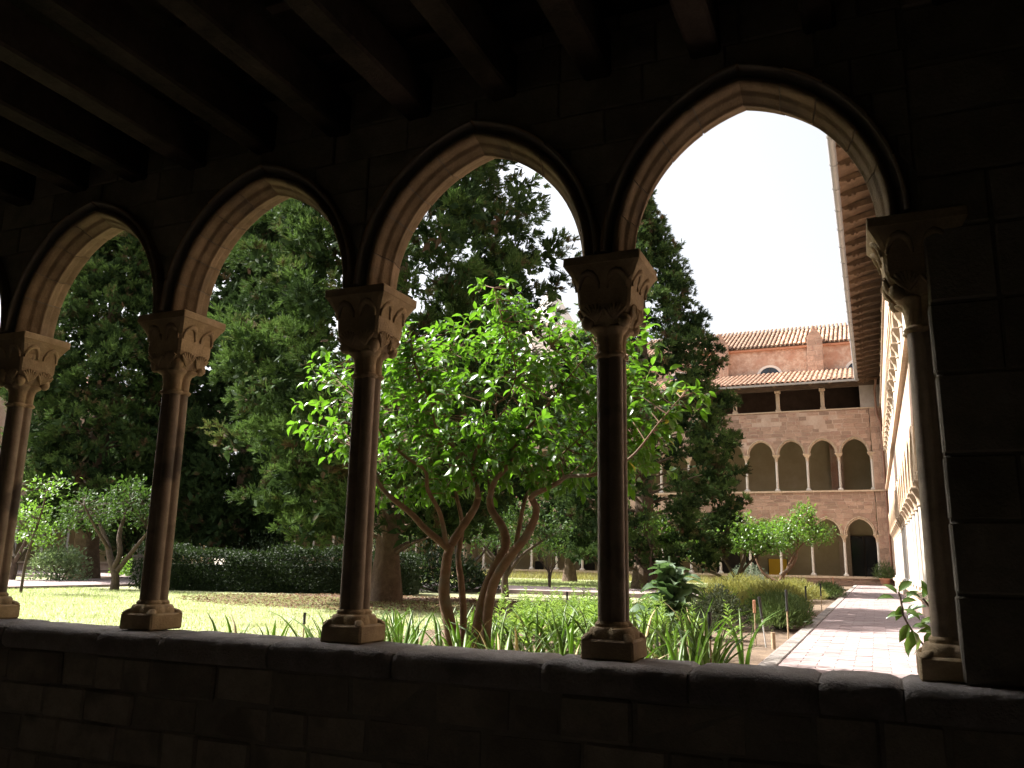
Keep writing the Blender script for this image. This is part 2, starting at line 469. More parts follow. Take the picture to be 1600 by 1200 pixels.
sheet('ground', [(-400, -400), (400, -400), (400, 400), (-400, 400)], GZ - 0.75, M['gravel'])
sheet('garden_soil', [(-38.9, 0.29), (1.95, 0.29), (1.95, 40.25), (-38.9, 40.25)], GZ - 0.012, M['soil'])
sheet('lawn', [(-18.6, 0.3), (-4.3, 0.3), (-4.1, 5.2), (-4.6, 7.4), (-2.8, 9.5), (-2.6, 18.3), (-18.6, 18.3)], GZ - 0.006, M['lawn'])
sheet('lawn', [(-18.6, 22.4), (-3.4, 22.4), (-4.0, 36.2), (-18.6, 36.2)], GZ - 0.006, M['lawn'])
sheet('lawn', [(-38.0, 0.3), (-23.6, 0.3), (-23.6, 18.3), (-38.0, 18.3)], GZ - 0.006, M['lawn'])
sheet('gravel_strip', [(-38.0, 38.0), (-0.6, 38.0), (-0.6, 40.0), (-38.0, 40.0)], GZ - 0.002, M['gravel'])
sheet('gravel_strip', [(-18.6, 36.2), (-0.4, 36.2), (-0.4, 37.6), (-18.6, 37.6)], GZ - 0.001, M['gravel'])
# raised kerbed paths crossing the garden
for rect in ((-38.0, -1.9, 18.4, 22.3), ):
    b = MB(); b.box(rect[0], rect[1], rect[2], rect[3], GZ - 0.3, GZ + 0.10)
    tag(b.build('cross_path', M['brickbed']), kind='structure')
b = MB(); b.box(-23.5, -18.7, 0.3, 18.4, GZ - 0.3, GZ + 0.06); b.box(-23.5, -18.7, 22.3, 40.0, GZ - 0.3, GZ + 0.06)
tag(b.build('centre_path', M['brickbed']), kind='structure')

# main brick path along the right wing; bed, kerb edge and bricks
PX0, PX1 = 0.20, 1.93
path = thing('brick_path', (0, 0, GZ), None, None); path['kind'] = 'structure'
b = MB(); b.box(PX0 - 0.02, PX1 + 0.02, 0.3, 40.2, -0.25, 0.046)
b.build('path_bed', M['brickbed'], path)
bb = MB(); bb.bevbox(-0.1485, 0.1485, -0.0725, 0.0725, 0, 0.052, 0.003)
brick_me = bb.mesh('brick', M['brick'])
kb = MB(); kb.bevbox(-0.075, 0.075, -0.195, 0.195, 0, 0.058, 0.008)
kerb_me = kb.mesh('kerb_stone', M['sill'])
nb = 0
stuff_parts = []
bv = np.array([v.co[:] for v in brick_me.vertices])
row, y = 0, 2.6
while y < 40.1:
    x = PX0 + 0.16 + (0.15 if row % 2 else 0.0)
    while x < PX1 + 0.02:
        x0, x1 = max(x - 0.147, PX0 + 0.16), min(x + 0.147, PX1)
        if x1 - x0 > 0.05:
            if y < 9.7 and nb < 300:
                o = obj('brick', brick_me, path, ((x0 + x1) / 2 , y, random.uniform(0, 0.006)), (random.uniform(-.012, .012), random.uniform(-.012, .012), random.uniform(-.012, .012)), ((x1 - x0) / 0.294, 1, 1))
                nb += 1
            else:
                v = bv * np.array([(x1 - x0) / 0.294, 1, 1]) + np.array([(x0 + x1) / 2, y, random.uniform(0, 0.006)])
                stuff_parts.append(v)
        x += 0.30
    y += 0.148; row += 1
quads = [tuple(p.vertices) for p in brick_me.polygons if len(p.vertices) == 4]
qF = np.array(quads)
V = np.concatenate(stuff_parts); n = len(bv)
F = (qF[None] + (np.arange(len(stuff_parts)) * n)[:, None, None]).reshape(-1, 4)
o = obj('brick_paving', arr_mesh('brick_paving', V, F, M['brick']), path); tag(o, kind='stuff')
y = 2.7
while y < 40:
    obj('kerb_stone', kerb_me, path, (PX0 + 0.07, y, random.uniform(0, .008)), (0, 0, random.uniform(-.01, .01)), (1, random.uniform(.96, 1.0), 1)); y += 0.40
# ================================================================== NEAR ARCADE
YC = 0.10                       # centre plane of the arcade wall
WF, WB = -0.035, 0.275          # front and back face of the wall
SPR = 2.01                      # top of the abacus / springing of the arches
CO, RI, RO = 0.181, 0.785, 0.925
XS = [1.45, 0.0, -1.5, -3.0, -4.5, -6.0, -7.5, -9.0, -10.5, -12.0]
arch_spans = [(XS[i + 1], XS[i]) for i in range(len(XS) - 1)]


def extrados(x, R=RO):
    """Height of the lower edge of the wall above x (outer curve of the arches)."""
    for a, c in arch_spans:
        if a <= x <= c:
            mid = (a + c) / 2
            u = abs(x - mid)
            q = R * R - (u + CO) ** 2
            return SPR + (math.sqrt(q) if q > 0 else 0.0)
    return SPR


wall = thing('arcade_wall', (0, 0, 0), 'dark inner stone wall above the row of pointed arches', 'wall')
b = MB()
N = 24
for a, c in arch_spans:                         # spandrel core, recessed behind the stone faces
    xs = [a + (c - a) * i / N for i in range(N + 1)]
    for i in range(N):
        x0, x1 = xs[i], xs[i + 1]
        z0, z1 = extrados(x0, RO - .01), extrados(x1, RO - .01)
        for yy in (WF + 0.012, WB):
            b.add([(x0, yy, z0), (x1, yy, z1), (x1, yy, 3.55), (x0, yy, 3.55)], [(0, 1, 2, 3)])
        b.add([(x0, WF + .012, z0), (x1, WF + .012, z1), (x1, WB, z1), (x0, WB, z0)], [(0, 1, 2, 3)])
b.build('wall_core', M['mortar'], wall, fix=False)
b = MB(); b.box(-14.5, 6.6, WF + 0.012, WB, 3.55, 9.75); b.box(-14.5, -12.0, WF + .012, WB, -1.1, 3.55)
b.build('upper_wall', M['mortar'], wall)
b = MB()
b.add([(-14.5, 1.2, 9.45), (6.6, 1.2, 9.45), (6.6, -5.5, 11.3), (-14.5, -5.5, 11.3), (-14.5, 1.2, 9.6), (6.6, 1.2, 9.6), (6.6, -5.5, 11.45), (-14.5, -5.5, 11.45)],
      [(0, 3, 2, 1), (4, 5, 6, 7), (0, 1, 5, 4), (1, 2, 6, 5), (2, 3, 7, 6), (3, 0, 4, 7)])
b.build('roof', M['tile'], wall)


def clipped_stone(x0, x1, z0, z1, yf, depth, parent, mt, low=None, name='stone'):
    """One ashlar; its lower edge follows the arch where the arch cuts it."""
    n = 6
    xs = [x0 + (x1 - x0) * i / n for i in range(n + 1)]
    zl = [max(z0, low(x) + 0.004) if low else z0 for x in xs]
    keep = [i for i in range(n + 1) if zl[i] < z1 - 0.012]
    if len(keep) < 2: return None
    xs = [xs[i] for i in keep]; zl = [zl[i] for i in keep]
    if all(abs(z - z0) < 1e-6 for z in zl):
        xs, zl = [xs[0], xs[-1]], [z0, z0]
    bv = 0.007
    yj = yf + random.uniform(-0.006, 0.006)
    b = MB(); k = len(xs); cx = (xs[0] + xs[-1]) / 2
    rim = [(x, z) for x, z in zip(xs, zl)] + [(xs[-1], z1), (xs[0], z1)]
    ins = []
    for x, z in rim:
        xx = x + (bv if x < cx else -bv) if x in (xs[0], xs[-1]) else x
        ins.append((xx, z + bv if z < z1 else z - bv))
    t = [(random.uniform(-.003, .003)) for _ in ins]
    v = [(x, yj + depth, z) for x, z in rim] + [(x, yj + bv, z) for x, z in rim] + [(x, yj + tt, z) for (x, z), tt in zip(ins, t)]
    K = len(rim)
    f = [tuple(range(2 * K, 3 * K))]
    for r in (0, 1):
        for i in range(K):
            j = (i + 1) % K
            f.append((r * K + i, r * K + j, (r + 1) * K + j, (r + 1) * K + i))
    b.add(v, f)
    return b.build(name, mt, parent)


z = SPR
for h in (0.21, 0.19, 0.23, 0.20, 0.22, 0.24, 0.23):
    x = -8.2 + random.uniform(-.3, 0)
    while x < 1.44:
        w = random.uniform(0.30, 0.58)
        clipped_stone(x, min(x + w - 0.008, 1.477), z, z + h - 0.007, WF, 0.05, wall, M['wallstone'], extrados)
        x += w
    z += h

# arches: each one a ring of moulded voussoirs
prof = [(0.925, -0.080), (0.917, -0.092), (0.908, -0.090), (0.903, -0.072), (0.895, -0.030), (0.884, -0.004), (0.874, -0.006), (0.868, -0.030), (0.860, -0.048), (0.848, -0.055), (0.836, -0.046),
        (0.828, -0.022), (0.826, 0.006), (0.822, 0.022), (0.812, 0.030), (0.805, 0.046), (0.799, 0.072), (0.790, 0.090), (0.785, 0.094)]
prof = prof + [(r, 2 * YC - y) for r, y in reversed(prof)]


def apex_angle(r):
    return math.acos(CO / r)


def arch_mesh_piece(sgn, a0, a1, inset=0.0):
    """A slice of the arch ring between two angles; sgn=-1 left half, +1 right half."""
    ns = max(2, int((a1 - a0) / 0.07) + 1)
    rings = []
    for i in range(ns + 1):
        an = a0 + (a1 - a0) * i / ns
        ring = []
        for r, y in prof:
            rr = r - inset if r > 0.85 else r + inset
            yy = YC + (y - YC) * (1 - inset * 3)
            an2 = an * apex_angle(rr) / apex_angle(0.855)
            ring.append((sgn * (-CO + rr * math.cos(an2)), yy, SPR + 0.003 + rr * math.sin(an2)))
        rings.append(ring)
    b = MB(); b.loft(rings, True, True)
    return b


arch_names = ['rightmost pointed arch of the near arcade, framing sky and far building',
              'pointed arch directly above the lemon tree top',
              'pointed arch left of the lemon tree, framing dark cypress fronds',
              'leftmost fully visible pointed arch with chipped moulding at its apex',
              'pointed arch cut off by the left edge of the picture']
for ai, (a, c) in enumerate(arch_spans):
    if ai > 4: continue
    cx = (a + c) / 2; kx = (c - a) / 1.5
    t = thing('pointed_arch', (cx, 0, 0), arch_names[ai], 'arch', 'arches of the near arcade')
    t.scale = (kx, 1, 1)
    for sgn in (-1, 1):
        amax = apex_angle(0.855)
        nst = [5, 5, 6, 5, 5][ai]
        cuts = [0.0]
        for k in range(nst): cuts.append(cuts[-1] + random.uniform(.8, 1.2))
        cuts = [q / cuts[-1] * amax for q in cuts]
        for k in range(nst):
            g = 0.004
            e1 = cuts[k + 1] - (g if k < nst - 1 else 0.0)
            bm_ = arch_mesh_piece(sgn, cuts[k] + (g if k else 0), e1)
            j = random.uniform(-.004, .004)
            bm_.v = [(x, y + j, zz) for x, y, zz in bm_.v]
            bm_.build('voussoir', M['stone'], t)
        bm_ = arch_mesh_piece(sgn, 0.0, amax - 0.01, 0.006)
        bm_.build('mortar_joint', M['mortar'], t)

# ------------------------------------------------------------------ columns
def quatre(th, o, r):
    best = 0
    for k in range(4):
        a = PI / 4 + k * PI / 2
        d = th - a
        q = r * r - (o * math.sin(d)) ** 2
        if q >= 0:
            best = max(best, o * math.cos(d) + math.sqrt(q))
    return best


def sq(th, hx, hy, n):
    return ((abs(math.cos(th)) / hx) ** n + (abs(math.sin(th)) / hy) ** n) ** (-1.0 / n)


NS = 64
THS = [2 * PI * k / NS + PI / NS for k in range(NS)]


def lobed_ring(z, o, r, ky=1.0):
    return [(quatre(t, o, r) * math.cos(t), quatre(t, o, r) * math.sin(t) * ky, z) for t in THS]


def mix_ring(z, f, o, r, hx, hy, n):
    out = []
    for t in THS:
        R = (1 - f) * quatre(t, o, r) + f * sq(t, hx, hy, n)
        out.append((R * math.cos(t), R * math.sin(t), z))
    return out


def column_parts():
    P = {}
    b = MB()                                                     # plinth with worn corners
    b.bevbox(-.132, .132, -.130, .130, 0, .098, .010)
    P['plinth'] = b.mesh('plinth', M['colstone'])
    b = MB()                                                     # lobed torus
    rings = []
    for k in range(9):
        a = PI * k / 8 * 0.62
        rings.append(lobed_ring(.094 + .060 * math.sin(a * 0.9) / math.sin(PI * .62 * .9) * 0.9, .058, .074 * (0.66 + .34 * math.cos(a * .85)), 1.0))
    rings += [lobed_ring(.152, .050, .046), lobed_ring(.160, .050, .050), lobed_ring(.168, .049, .045), lobed_ring(.176, .048, .038)]
    b.loft(rings, True, True)
    P['torus'] = b.mesh('torus', M['colstone'])
    b = MB()                                                     # claw on each plinth corner
    for sx in (-1, 1):
        for sy in (-1, 1):
            rings = []
            for k in range(5):
                t = k / 4; rr = .027 * math.cos(t * 1.35)
                c = Vector((sx * (.108 - .030 * t), sy * (.108 - .030 * t), .097 + .030 * math.sin(t * 1.6)))
                rings.append([(c.x + rr * math.cos(2 * PI * q / 8), c.y + rr * math.sin(2 * PI * q / 8), c.z) for q in range(8)])
            b.loft(rings, True, True)
    P['corner_claw'] = b.mesh('corner_claw', M['colstone'])
    b = MB()
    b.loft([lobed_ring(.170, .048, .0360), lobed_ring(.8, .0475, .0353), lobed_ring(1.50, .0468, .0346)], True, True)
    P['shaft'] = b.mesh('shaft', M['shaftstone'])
    b = MB()
    b.loft([lobed_ring(1.488, .047, .0355), lobed_ring(1.493, .049, .043), lobed_ring(1.503, .050, .048), lobed_ring(1.513, .049, .043), lobed_ring(1.519, .047, .0355)], True, True)
    P['astragal'] = b.mesh('astragal', M['colstone'])
    b = MB()                                                     # bell, block and flare of the capital
    rings = [lobed_ring(1.512, .047, .035), lobed_ring(1.560, .047, .035), lobed_ring(1.595, .048, .037), lobed_ring(1.615, .053, .041), lobed_ring(1.628, .062, .050), lobed_ring(1.638, .069, .056), lobed_ring(1.648, .070, .057), lobed_ring(1.652, .067, .053)]
    b.loft(rings, True, True)
    rings = [mix_ring(1.645, .35, .048, .050, .10, .10, 5), mix_ring(1.665, .5, .050, .055, .115, .115, 6), mix_ring(1.70, .72, .05, .06, .135, .135, 8), mix_ring(1.735, .9, .05, .06, .143, .140, 12),
             mix_ring(1.76, 1, .05, .06, .143, .140, 16), mix_ring(1.83, 1, .05, .06, .146, .142, 18), mix_ring(1.868, 1, .05, .06, .153, .148, 20),
             mix_ring(1.90, 1, .05, .06, .168, .160, 22), mix_ring(1.935, 1, .05, .06, .188, .176, 26), mix_ring(1.958, 1, .05, .06, .204, .188, 30)]
    b.loft(rings, False, True)
    P['capital'] = b.mesh('capital', M['colstone'])
    b = MB(); b.bevbox(-.206, .206, -.190, .190, 1.959, 2.010, .005)
    P['abacus'] = b.mesh('abacus', M['colstone'])
    b = MB()                                                     # carved shells, hoods and corner balls
    for s in (-1, 1):
        for axis in (0, 1):
            for e in (-1, 1):
                # scallop shell spreading upward from the bell
                for k in range(7):
                    a = -0.75 + 1.5 * k / 6
                    p0 = (e * .048, 1.668); ln = .075 + .012 * math.cos(a)
                    p1 = (e * .060 + math.sin(a) * ln, 1.668 + math.cos(a) * ln)
                    w = .118
                    q0 = (s * w, p0[0], p0[1]); q1 = (s * (.147), p1[0], p1[1])
                    if axis: q0 = (q0[1], q0[0] * .98, q0[2]); q1 = (q1[1], q1[0] * .98, q1[2])
                    b.tube([q0, tuple((np.array(q0) + np.array(q1)) / 2 + np.array([s * .004 * (1 - axis), s * .004 * axis, 0])), q1], [.005, .0115, .006], 6)
                # hooded niche under the abacus
                pts = []
                for k in range(9):
                    a = PI * k / 8
                    u = e * .075 + .052 * math.cos(a); zz = 1.835 + .085 * math.sin(a)
                    dep = .150 + max(0, (zz - 1.868)) * .42 + .003
                    pts.append((s * dep, u, zz) if not axis else (u, s * dep * .97, zz))
                b.tube(pts, [.006, .011, .015, .018, .020, .018, .015, .011, .006], 6)
    for sx in (-1, 1):
        for sy in (-1, 1):
            c = Vector((sx * .098, sy * .098, 1.672)); rings = []
            for k in range(7):
                a = -PI / 2 + PI * k / 6
                rings.append([(c.x + .036 * math.cos(a) * math.cos(2 * PI * q / 10), c.y + .036 * math.cos(a) * math.sin(2 * PI * q / 10), c.z + .042 * math.sin(a)) for q in range(10)])
            b.loft(rings, True, False)
    P['carving'] = b.mesh('carving', M['colstone'])
    return P


CP = column_parts()
col_labels = {0: 'worn half column built against the dark pier at right', 1: 'clustered stone column standing in front of the lemon tree canopy, right of its trunks',
              2: 'clustered stone column just left of the lemon tree trunks', 3: 'clustered stone column between the hedge and the small orange tree at left',
              4: 'clustered stone column cut off by the left picture edge'}
for i, x in enumerate(XS[:8]):
    t = thing('stone_column', (x if i else 1.462, YC + 0.03, 0), col_labels.get(i, 'clustered stone column of the arcade beyond the left picture edge'), 'column', 'columns of the near arcade')
    t.rotation_euler = (0, 0, (random.choice((0, PI)) if i else 0))
    for nme, me in CP.items():
        if i < 6:                                     # every stone weathered in its own way
            me = me.copy()
            co_ = np.array([v.co[:] for v in me.vertices])
            for q, v in enumerate(co_):
                w_ = Vector((v[0] * 11 + i * 17, v[1] * 11, v[2] * 11))
                d_ = mnoise.noise(w_) * .0035 + mnoise.noise(w_ * 3.3) * .0018
                if nme in ('plinth', 'corner_claw', 'abacus', 'carving'): d_ += min(0, mnoise.noise(w_ * .8 + Vector((3, 8, 1))) + .15) * .018
                r_ = math.hypot(v[0], v[1]); k_ = 1 + d_ / max(r_, .03)
                co_[q] = (v[0] * k_, v[1] * k_, v[2] + d_ * (.6 if nme in ('plinth', 'corner_claw') and v[2] > .05 else .2))
            me.vertices.foreach_set('co', co_.astype(np.float32).ravel()); me.update()
        obj(nme, me, t)

# ------------------------------------------------------------------ corner pier and parapet
b = MB(); b.box(1.40, 1.55, WF + .02, WB - .012, 2.95, 3.55); b.box(1.452, 1.55, WF + .02, WB - .012, 2.0, 2.96); b.build('wall_core', M['mortar'], wall)
pier = thing('corner_pier', (0, 0, 0), 'black shaded stone corner pier at the right picture edge', 'pier')
b = MB(); b.box(1.492, 6.6, WF + 0.012, WB - .01, -1.1, 3.55); b.build('pier_core', M['mortar'], pier)
z = -0.001
while z < 3.4:
    h = random.uniform(.24, .36); x = 1.483
    first = True
    while x < 2.9:
        w = random.uniform(.35, .7) if not first else random.choice((.28, .5))
        bb = MB(); y1 = WB if first else WF + .05
        bb.bevbox(x + random.uniform(0, .006), x + w - .010, WF + random.uniform(-.006, .004), y1, z + .004, z + h - .006, .009, None, .0015)
        bb.build('stone', M['wallstone'], pier); x += w; first = False
    z += h
par = thing('parapet_wall', (0, 0, 0), 'low rough stone parapet wall under the arcade columns', 'wall')
b = MB(); b.box(-14.5, 6.6, -0.075, 0.262, -1.2, -0.13); b.box(-13, 2.9, -.085, .262, -.131, -.022); b.build('parapet_core', M['mortar'], par)


def sill_stone(x0, x1):
    """A worn coping slab: a grid with rounded, chipped edges."""
    nx = max(8, int((x1 - x0) / 0.035)); secs = []
    y0, y1, zt, zb = -.118, .285, 0.0, -.145
    prof_ = [(y0 + .022, zb), (y0 + .006, zb + .02), (y0 + .004, zb + .06), (y0, zb + .092), (y0 + .010, -.022), (y0 + .026, -.009), (y0 + .05, -.003), (y0 + .09, 0),
             (y0 + .14, .001), (y0 + .2, 0), (y0 + .26, 0), (y0 + .31, -.001), (y1 - .05, -.003), (y1 - .025, -.006), (y1 - .008, -.018), (y1, -.05), (y1 - .002, zb)]
    ph = random.uniform(0, 50); j = random.uniform(-.006, .004); jy = random.uniform(-.012, .012)
    from mathutils import noise as mn
    for i in range(nx + 1):
        t = i / nx; x = x0 + (x1 - x0) * t
        e = min(t, 1 - t) * (x1 - x0)
        ed = max(0, 1 - e / .03) ** 2
        ring = []
        for k, (y, zz) in enumerate(prof_):
            nv = Vector((x * 7 + ph, y * 9, zz * 9))
            dz = mn.noise(nv) * .006 + mn.noise(nv * 3.1) * .003 + mn.noise(nv * 8) * .0012
            dy = mn.noise(nv + Vector((9, 3, 1))) * .010 + mn.noise(nv * 2.7 + Vector((4, 4, 4))) * .006
            if zz > -.1:
                zz2 = zz + dz + j - ed * .016
            else:
                zz2 = zz
            ring.append((x + mn.noise(nv * 2 + Vector((7, 7, 7))) * .004, y + (dy + jy if k < 7 else dy * .4) + (ed * .012 if k < 6 else 0), zz2))
        secs.append(ring)
    b = MB(); b.loft(secs, True, True, True)
    return b


joints = [-12.0, -11.1, -10.2, -9.2, -8.4, -7.4, -6.7, -5.8, -4.9, -4.04, -3.19, -2.68, -1.89, -1.11, -0.29, 0.40, 0.94, 1.262, 2.1, 3.0]
for a, c in zip(joints[:-1], joints[1:]):
    sill_stone(a + .004, c - .004).build('coping_stone', M['sill'], par, fix=True)
z = -0.147
for h in (0.20, 0.185, 0.21, 0.195, 0.2, 0.2):
    x = -6.5 + random.uniform(-.4, 0)
    while x < 2.6:
        w = random.uniform(.22, .52)
        bb = MB(); bb.bevbox(x, x + w - random.uniform(.004, .010), -.085 + random.uniform(-.014, .010), -.03, z - h + random.uniform(.003, .008), z, .014, None, .005)
        bb.build('stone', M['wallstone'], par); x += w
    z -= h

# ------------------------------------------------------------------ gallery round the camera
b = MB(); b.box(-14.5, 6.6, -5.0, WF + .012, -1.2, -1.05); tag(b.build('gallery_floor', M['floor']), kind='structure')
b = MB(); b.box(-14.5, 6.6, -5.0, -4.7, -1.05, 3.6); b.box(-14.6, -14.4, -5.0, 0, -1.05, 3.6); b.box(6.5, 6.7, -5.0, 0, -1.05, 3.6)
tag(b.build('gallery_wall', M['limewash']), kind='structure')
ceil = thing('ceiling', (0, 0, 0), None, None); ceil['kind'] = 'structure'
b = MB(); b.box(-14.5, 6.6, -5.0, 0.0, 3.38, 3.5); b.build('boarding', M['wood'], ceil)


def beam_mesh(L, w, h, seed):
    from mathutils import noise as mn
    secs = []
    for i in range(15):
        y = -L + L * i / 14
        ring = []
        for (u, v) in ((-1, 0), (-.8, -.07), (0, -.05), (.8, -.07), (1, 0), (1, .5), (1, 1), (-1, 1), (-1, .5)):
            q = Vector((u * 3 + seed * 7, y * 1.3, v * 3))
            ring.append((u * w / 2 * (1 + .07 * mn.noise(q)) + .012 * mn.noise(Vector((seed, y * .8, 1))), y, v * h + .012 * mn.noise(q + Vector((5, 5, 5)))))
        secs.append(ring)
    b = MB(); b.loft(secs, False, True)
    return b.mesh('beam', M['wood'])


beams = [beam_mesh(4.70, .155, .235, k) for k in range(4)]
for k in range(-7, 21):
    x = 0.559 - 0.565 * k
    if x > 4.5 or x < -11.5: continue
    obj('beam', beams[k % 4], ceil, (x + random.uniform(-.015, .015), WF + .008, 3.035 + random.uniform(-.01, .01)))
bt = MB(); bt.bevbox(-.20, .20, -.035, .035, 0, .05, .006)
batten = bt.mesh('batten', M['wood'])
for k in range(-3, 13):
    for j in range(8):
        obj('batten', batten, ceil, (0.559 - 0.565 * (k + .5), -0.35 - 0.52 * j + random.uniform(-.05, .05), 3.33), (0, 0, random.uniform(-.03, .03)))

# ================================================================== CLOISTER WINGS
# local frame of a wing: x along the facade, y into the building, garden at y < 0
NB = 26
UZ = 4.15                        # sill of the upper arcade
LZ = 8.25                        # sill of the top loggia
EZ = 9.42                        # eave
ARCH_LOW = dict(z=2.0, R=0.775, c=0.175, ro=0.90)
ARCH_UP = dict(z=UZ + 1.87, R=0.70, c=0.10, ro=0.80)


def arch_h(u, c, R):
    q = R * R - (abs(u) + c) ** 2
    return math.sqrt(q) if q > 0 else 0.0


def wall_with_arches(b, x_hi, n, zs, c, R, ztop, t, seg=8):
    for k in range(n):
        a0 = x_hi - 1.5 * (k + 1); mid = a0 + .75
        half = R - c
        us = [-.75, -half] + [-half * math.cos(PI * i / (2 * seg)) for i in range(1, 2 * seg)] + [half, .75]
        for i in range(len(us) - 1):
            u0, u1 = us[i], us[i + 1]
            h0 = zs + arch_h(u0, c, R) if abs(u0) < half - 1e-6 else zs
            h1 = zs + arch_h(u1, c, R) if abs(u1) < half - 1e-6 else zs
            for yy in (0.012, t):
                b.add([(mid + u0, yy, h0), (mid + u1, yy, h1), (mid + u1, yy, ztop), (mid + u0, yy, ztop)], [(0, 1, 2, 3)])
            b.add([(mid + u0, 0.012, h0), (mid + u1, 0.012, h1), (mid + u1, t, h1), (mid + u0, t, h0)], [(0, 1, 2, 3)])


def arch_ring_mesh(name, c, ri, ro, mt, yf=-.055, yb=.10, seg=9):
    b = MB()
    for sgn in (-1, 1):
        rings = []
        for i in range(seg + 1):
            ring = []
            for r, y in ((ro, .03), (ro, yf), (ro - .035, yf - .012), (ro - .05, yf + .045), (ro - .065, yf + .045), (ro - .072, yf + .02), (ri + .012, yf + .03), (ri - .004, yf + .05), (ri - .004, yb)):
                am = math.acos(c / r); an = am * i / seg
                ring.append((sgn * (-c + r * math.cos(an)), y, r * math.sin(an)))
            rings.append(ring)
        b.loft(rings, False, True)
    return b.mesh(name, mt)


def far_column_meshes(H):
    s = MB(); n = 8
    def ring(z, r, k=1): return [(r * math.cos(2 * PI * i / n + .4) * k, r * math.sin(2 * PI * i / n + .4), z) for i in range(n)]
    s.loft([ring(.14, .066), ring(H - .34, .062)], True, True)
    shaft = s.mesh('shaft', M['farcol'])
    s = MB(); s.bevbox(-.125, .125, -.125, .125, 0.002, .085, .012); s.loft([ring(.085, .115), ring(.115, .105), ring(.125, .08), ring(.142, .078)], True, True)
    base = s.mesh('base', M['farcol'])
    s = MB()
    s.loft([ring(H - .36, .082), ring(H - .345, .088), ring(H - .33, .080), ring(H - .30, .072), ring(H - .2, .10), ring(H - .12, .13)], True, True)
    s.add([(-.10, -.10, H - .17), (.10, -.10, H - .17), (.10, .10, H - .17), (-.10, .10, H - .17), (-.175, -.165, H - .05), (.175, -.165, H - .05), (.175, .165, H - .05), (-.175, .165, H - .05)],
          [(0, 3, 2, 1), (4, 5, 6, 7), (0, 1, 5, 4), (1, 2, 6, 5), (2, 3, 7, 6), (3, 0, 4, 7)])
    s.bevbox(-.19, .19, -.18, .18, H - .05, H - .003, .008)
    return dict(base=base, shaft=shaft, capital=s.mesh('capital', M['farcap']))


COLM = (far_column_meshes(2.0), far_column_meshes(1.87))
RINGM = (arch_ring_mesh('arch_moulding', ARCH_LOW['c'], ARCH_LOW['R'], ARCH_LOW['ro'], M['farcap']),
         arch_ring_mesh('arch_moulding', ARCH_UP['c'], ARCH_UP['R'], ARCH_UP['ro'], M['farcap']))
pb = MB(); pb.bevbox(-.13, .13, -.13, .13, 0.002, .12, .01); pb.bevbox(-.095, .095, -.095, .095, .12, .98, .02); pb.bevbox(-.15, .15, -.15, .15, .98, 1.115, .02)
POSTM = pb.mesh('loggia_post', M['farcap'])
rb = MB()
rb.add([(-.045, -.92, -.015), (.045, -.92, -.015), (.045, -.92, .085), (-.045, -.92, .085), (-.045, .0, .10), (.045, .0, .10), (.045, .0, .24), (-.045, .0, .24)],
       [(0, 1, 2, 3), (4, 7, 6, 5), (0, 4, 5, 1), (1, 5, 6, 2), (2, 6, 7, 3), (3, 7, 4, 0)])
rb.box(-.035, .035, -1.0, -.86, .02, .07); rb.box(-.05, .05, -.80, -.72, -.04, .0); rb.box(-.048, .048, -.66, -.62, -.02, .02)
RAFTM = rb.mesh('rafter', M['rafter'])


def half_barrel(L, r0, r1, n=6, up=1, th=.014):
    """A curved clay tile lying along +y."""
    b = MB(); rings = []
    for yy, r in ((0, r0), (L, r1)):
        o = [(r * math.cos(PI * i / n), yy, up * r * math.sin(PI * i / n) * .8) for i in range(n + 1)]
        ii = [((r - th) * math.cos(PI * (n - i) / n), yy, up * (r - th) * math.sin(PI * (n - i) / n) * .8) for i in range(n + 1)]
        rings.append(o + ii)
    b.loft(rings, False, True)
    return b


TILE_UP = half_barrel(.46, .098, .080, 6, 1)
TILE_ME = TILE_UP.mesh('roof_tile', M['tile'])
TILE_V = np.array([v.co[:] for v in TILE_ME.vertices]); TILE_F = np.array([tuple(p.vertices) for p in TILE_ME.polygons if len(p.vertices) == 4])


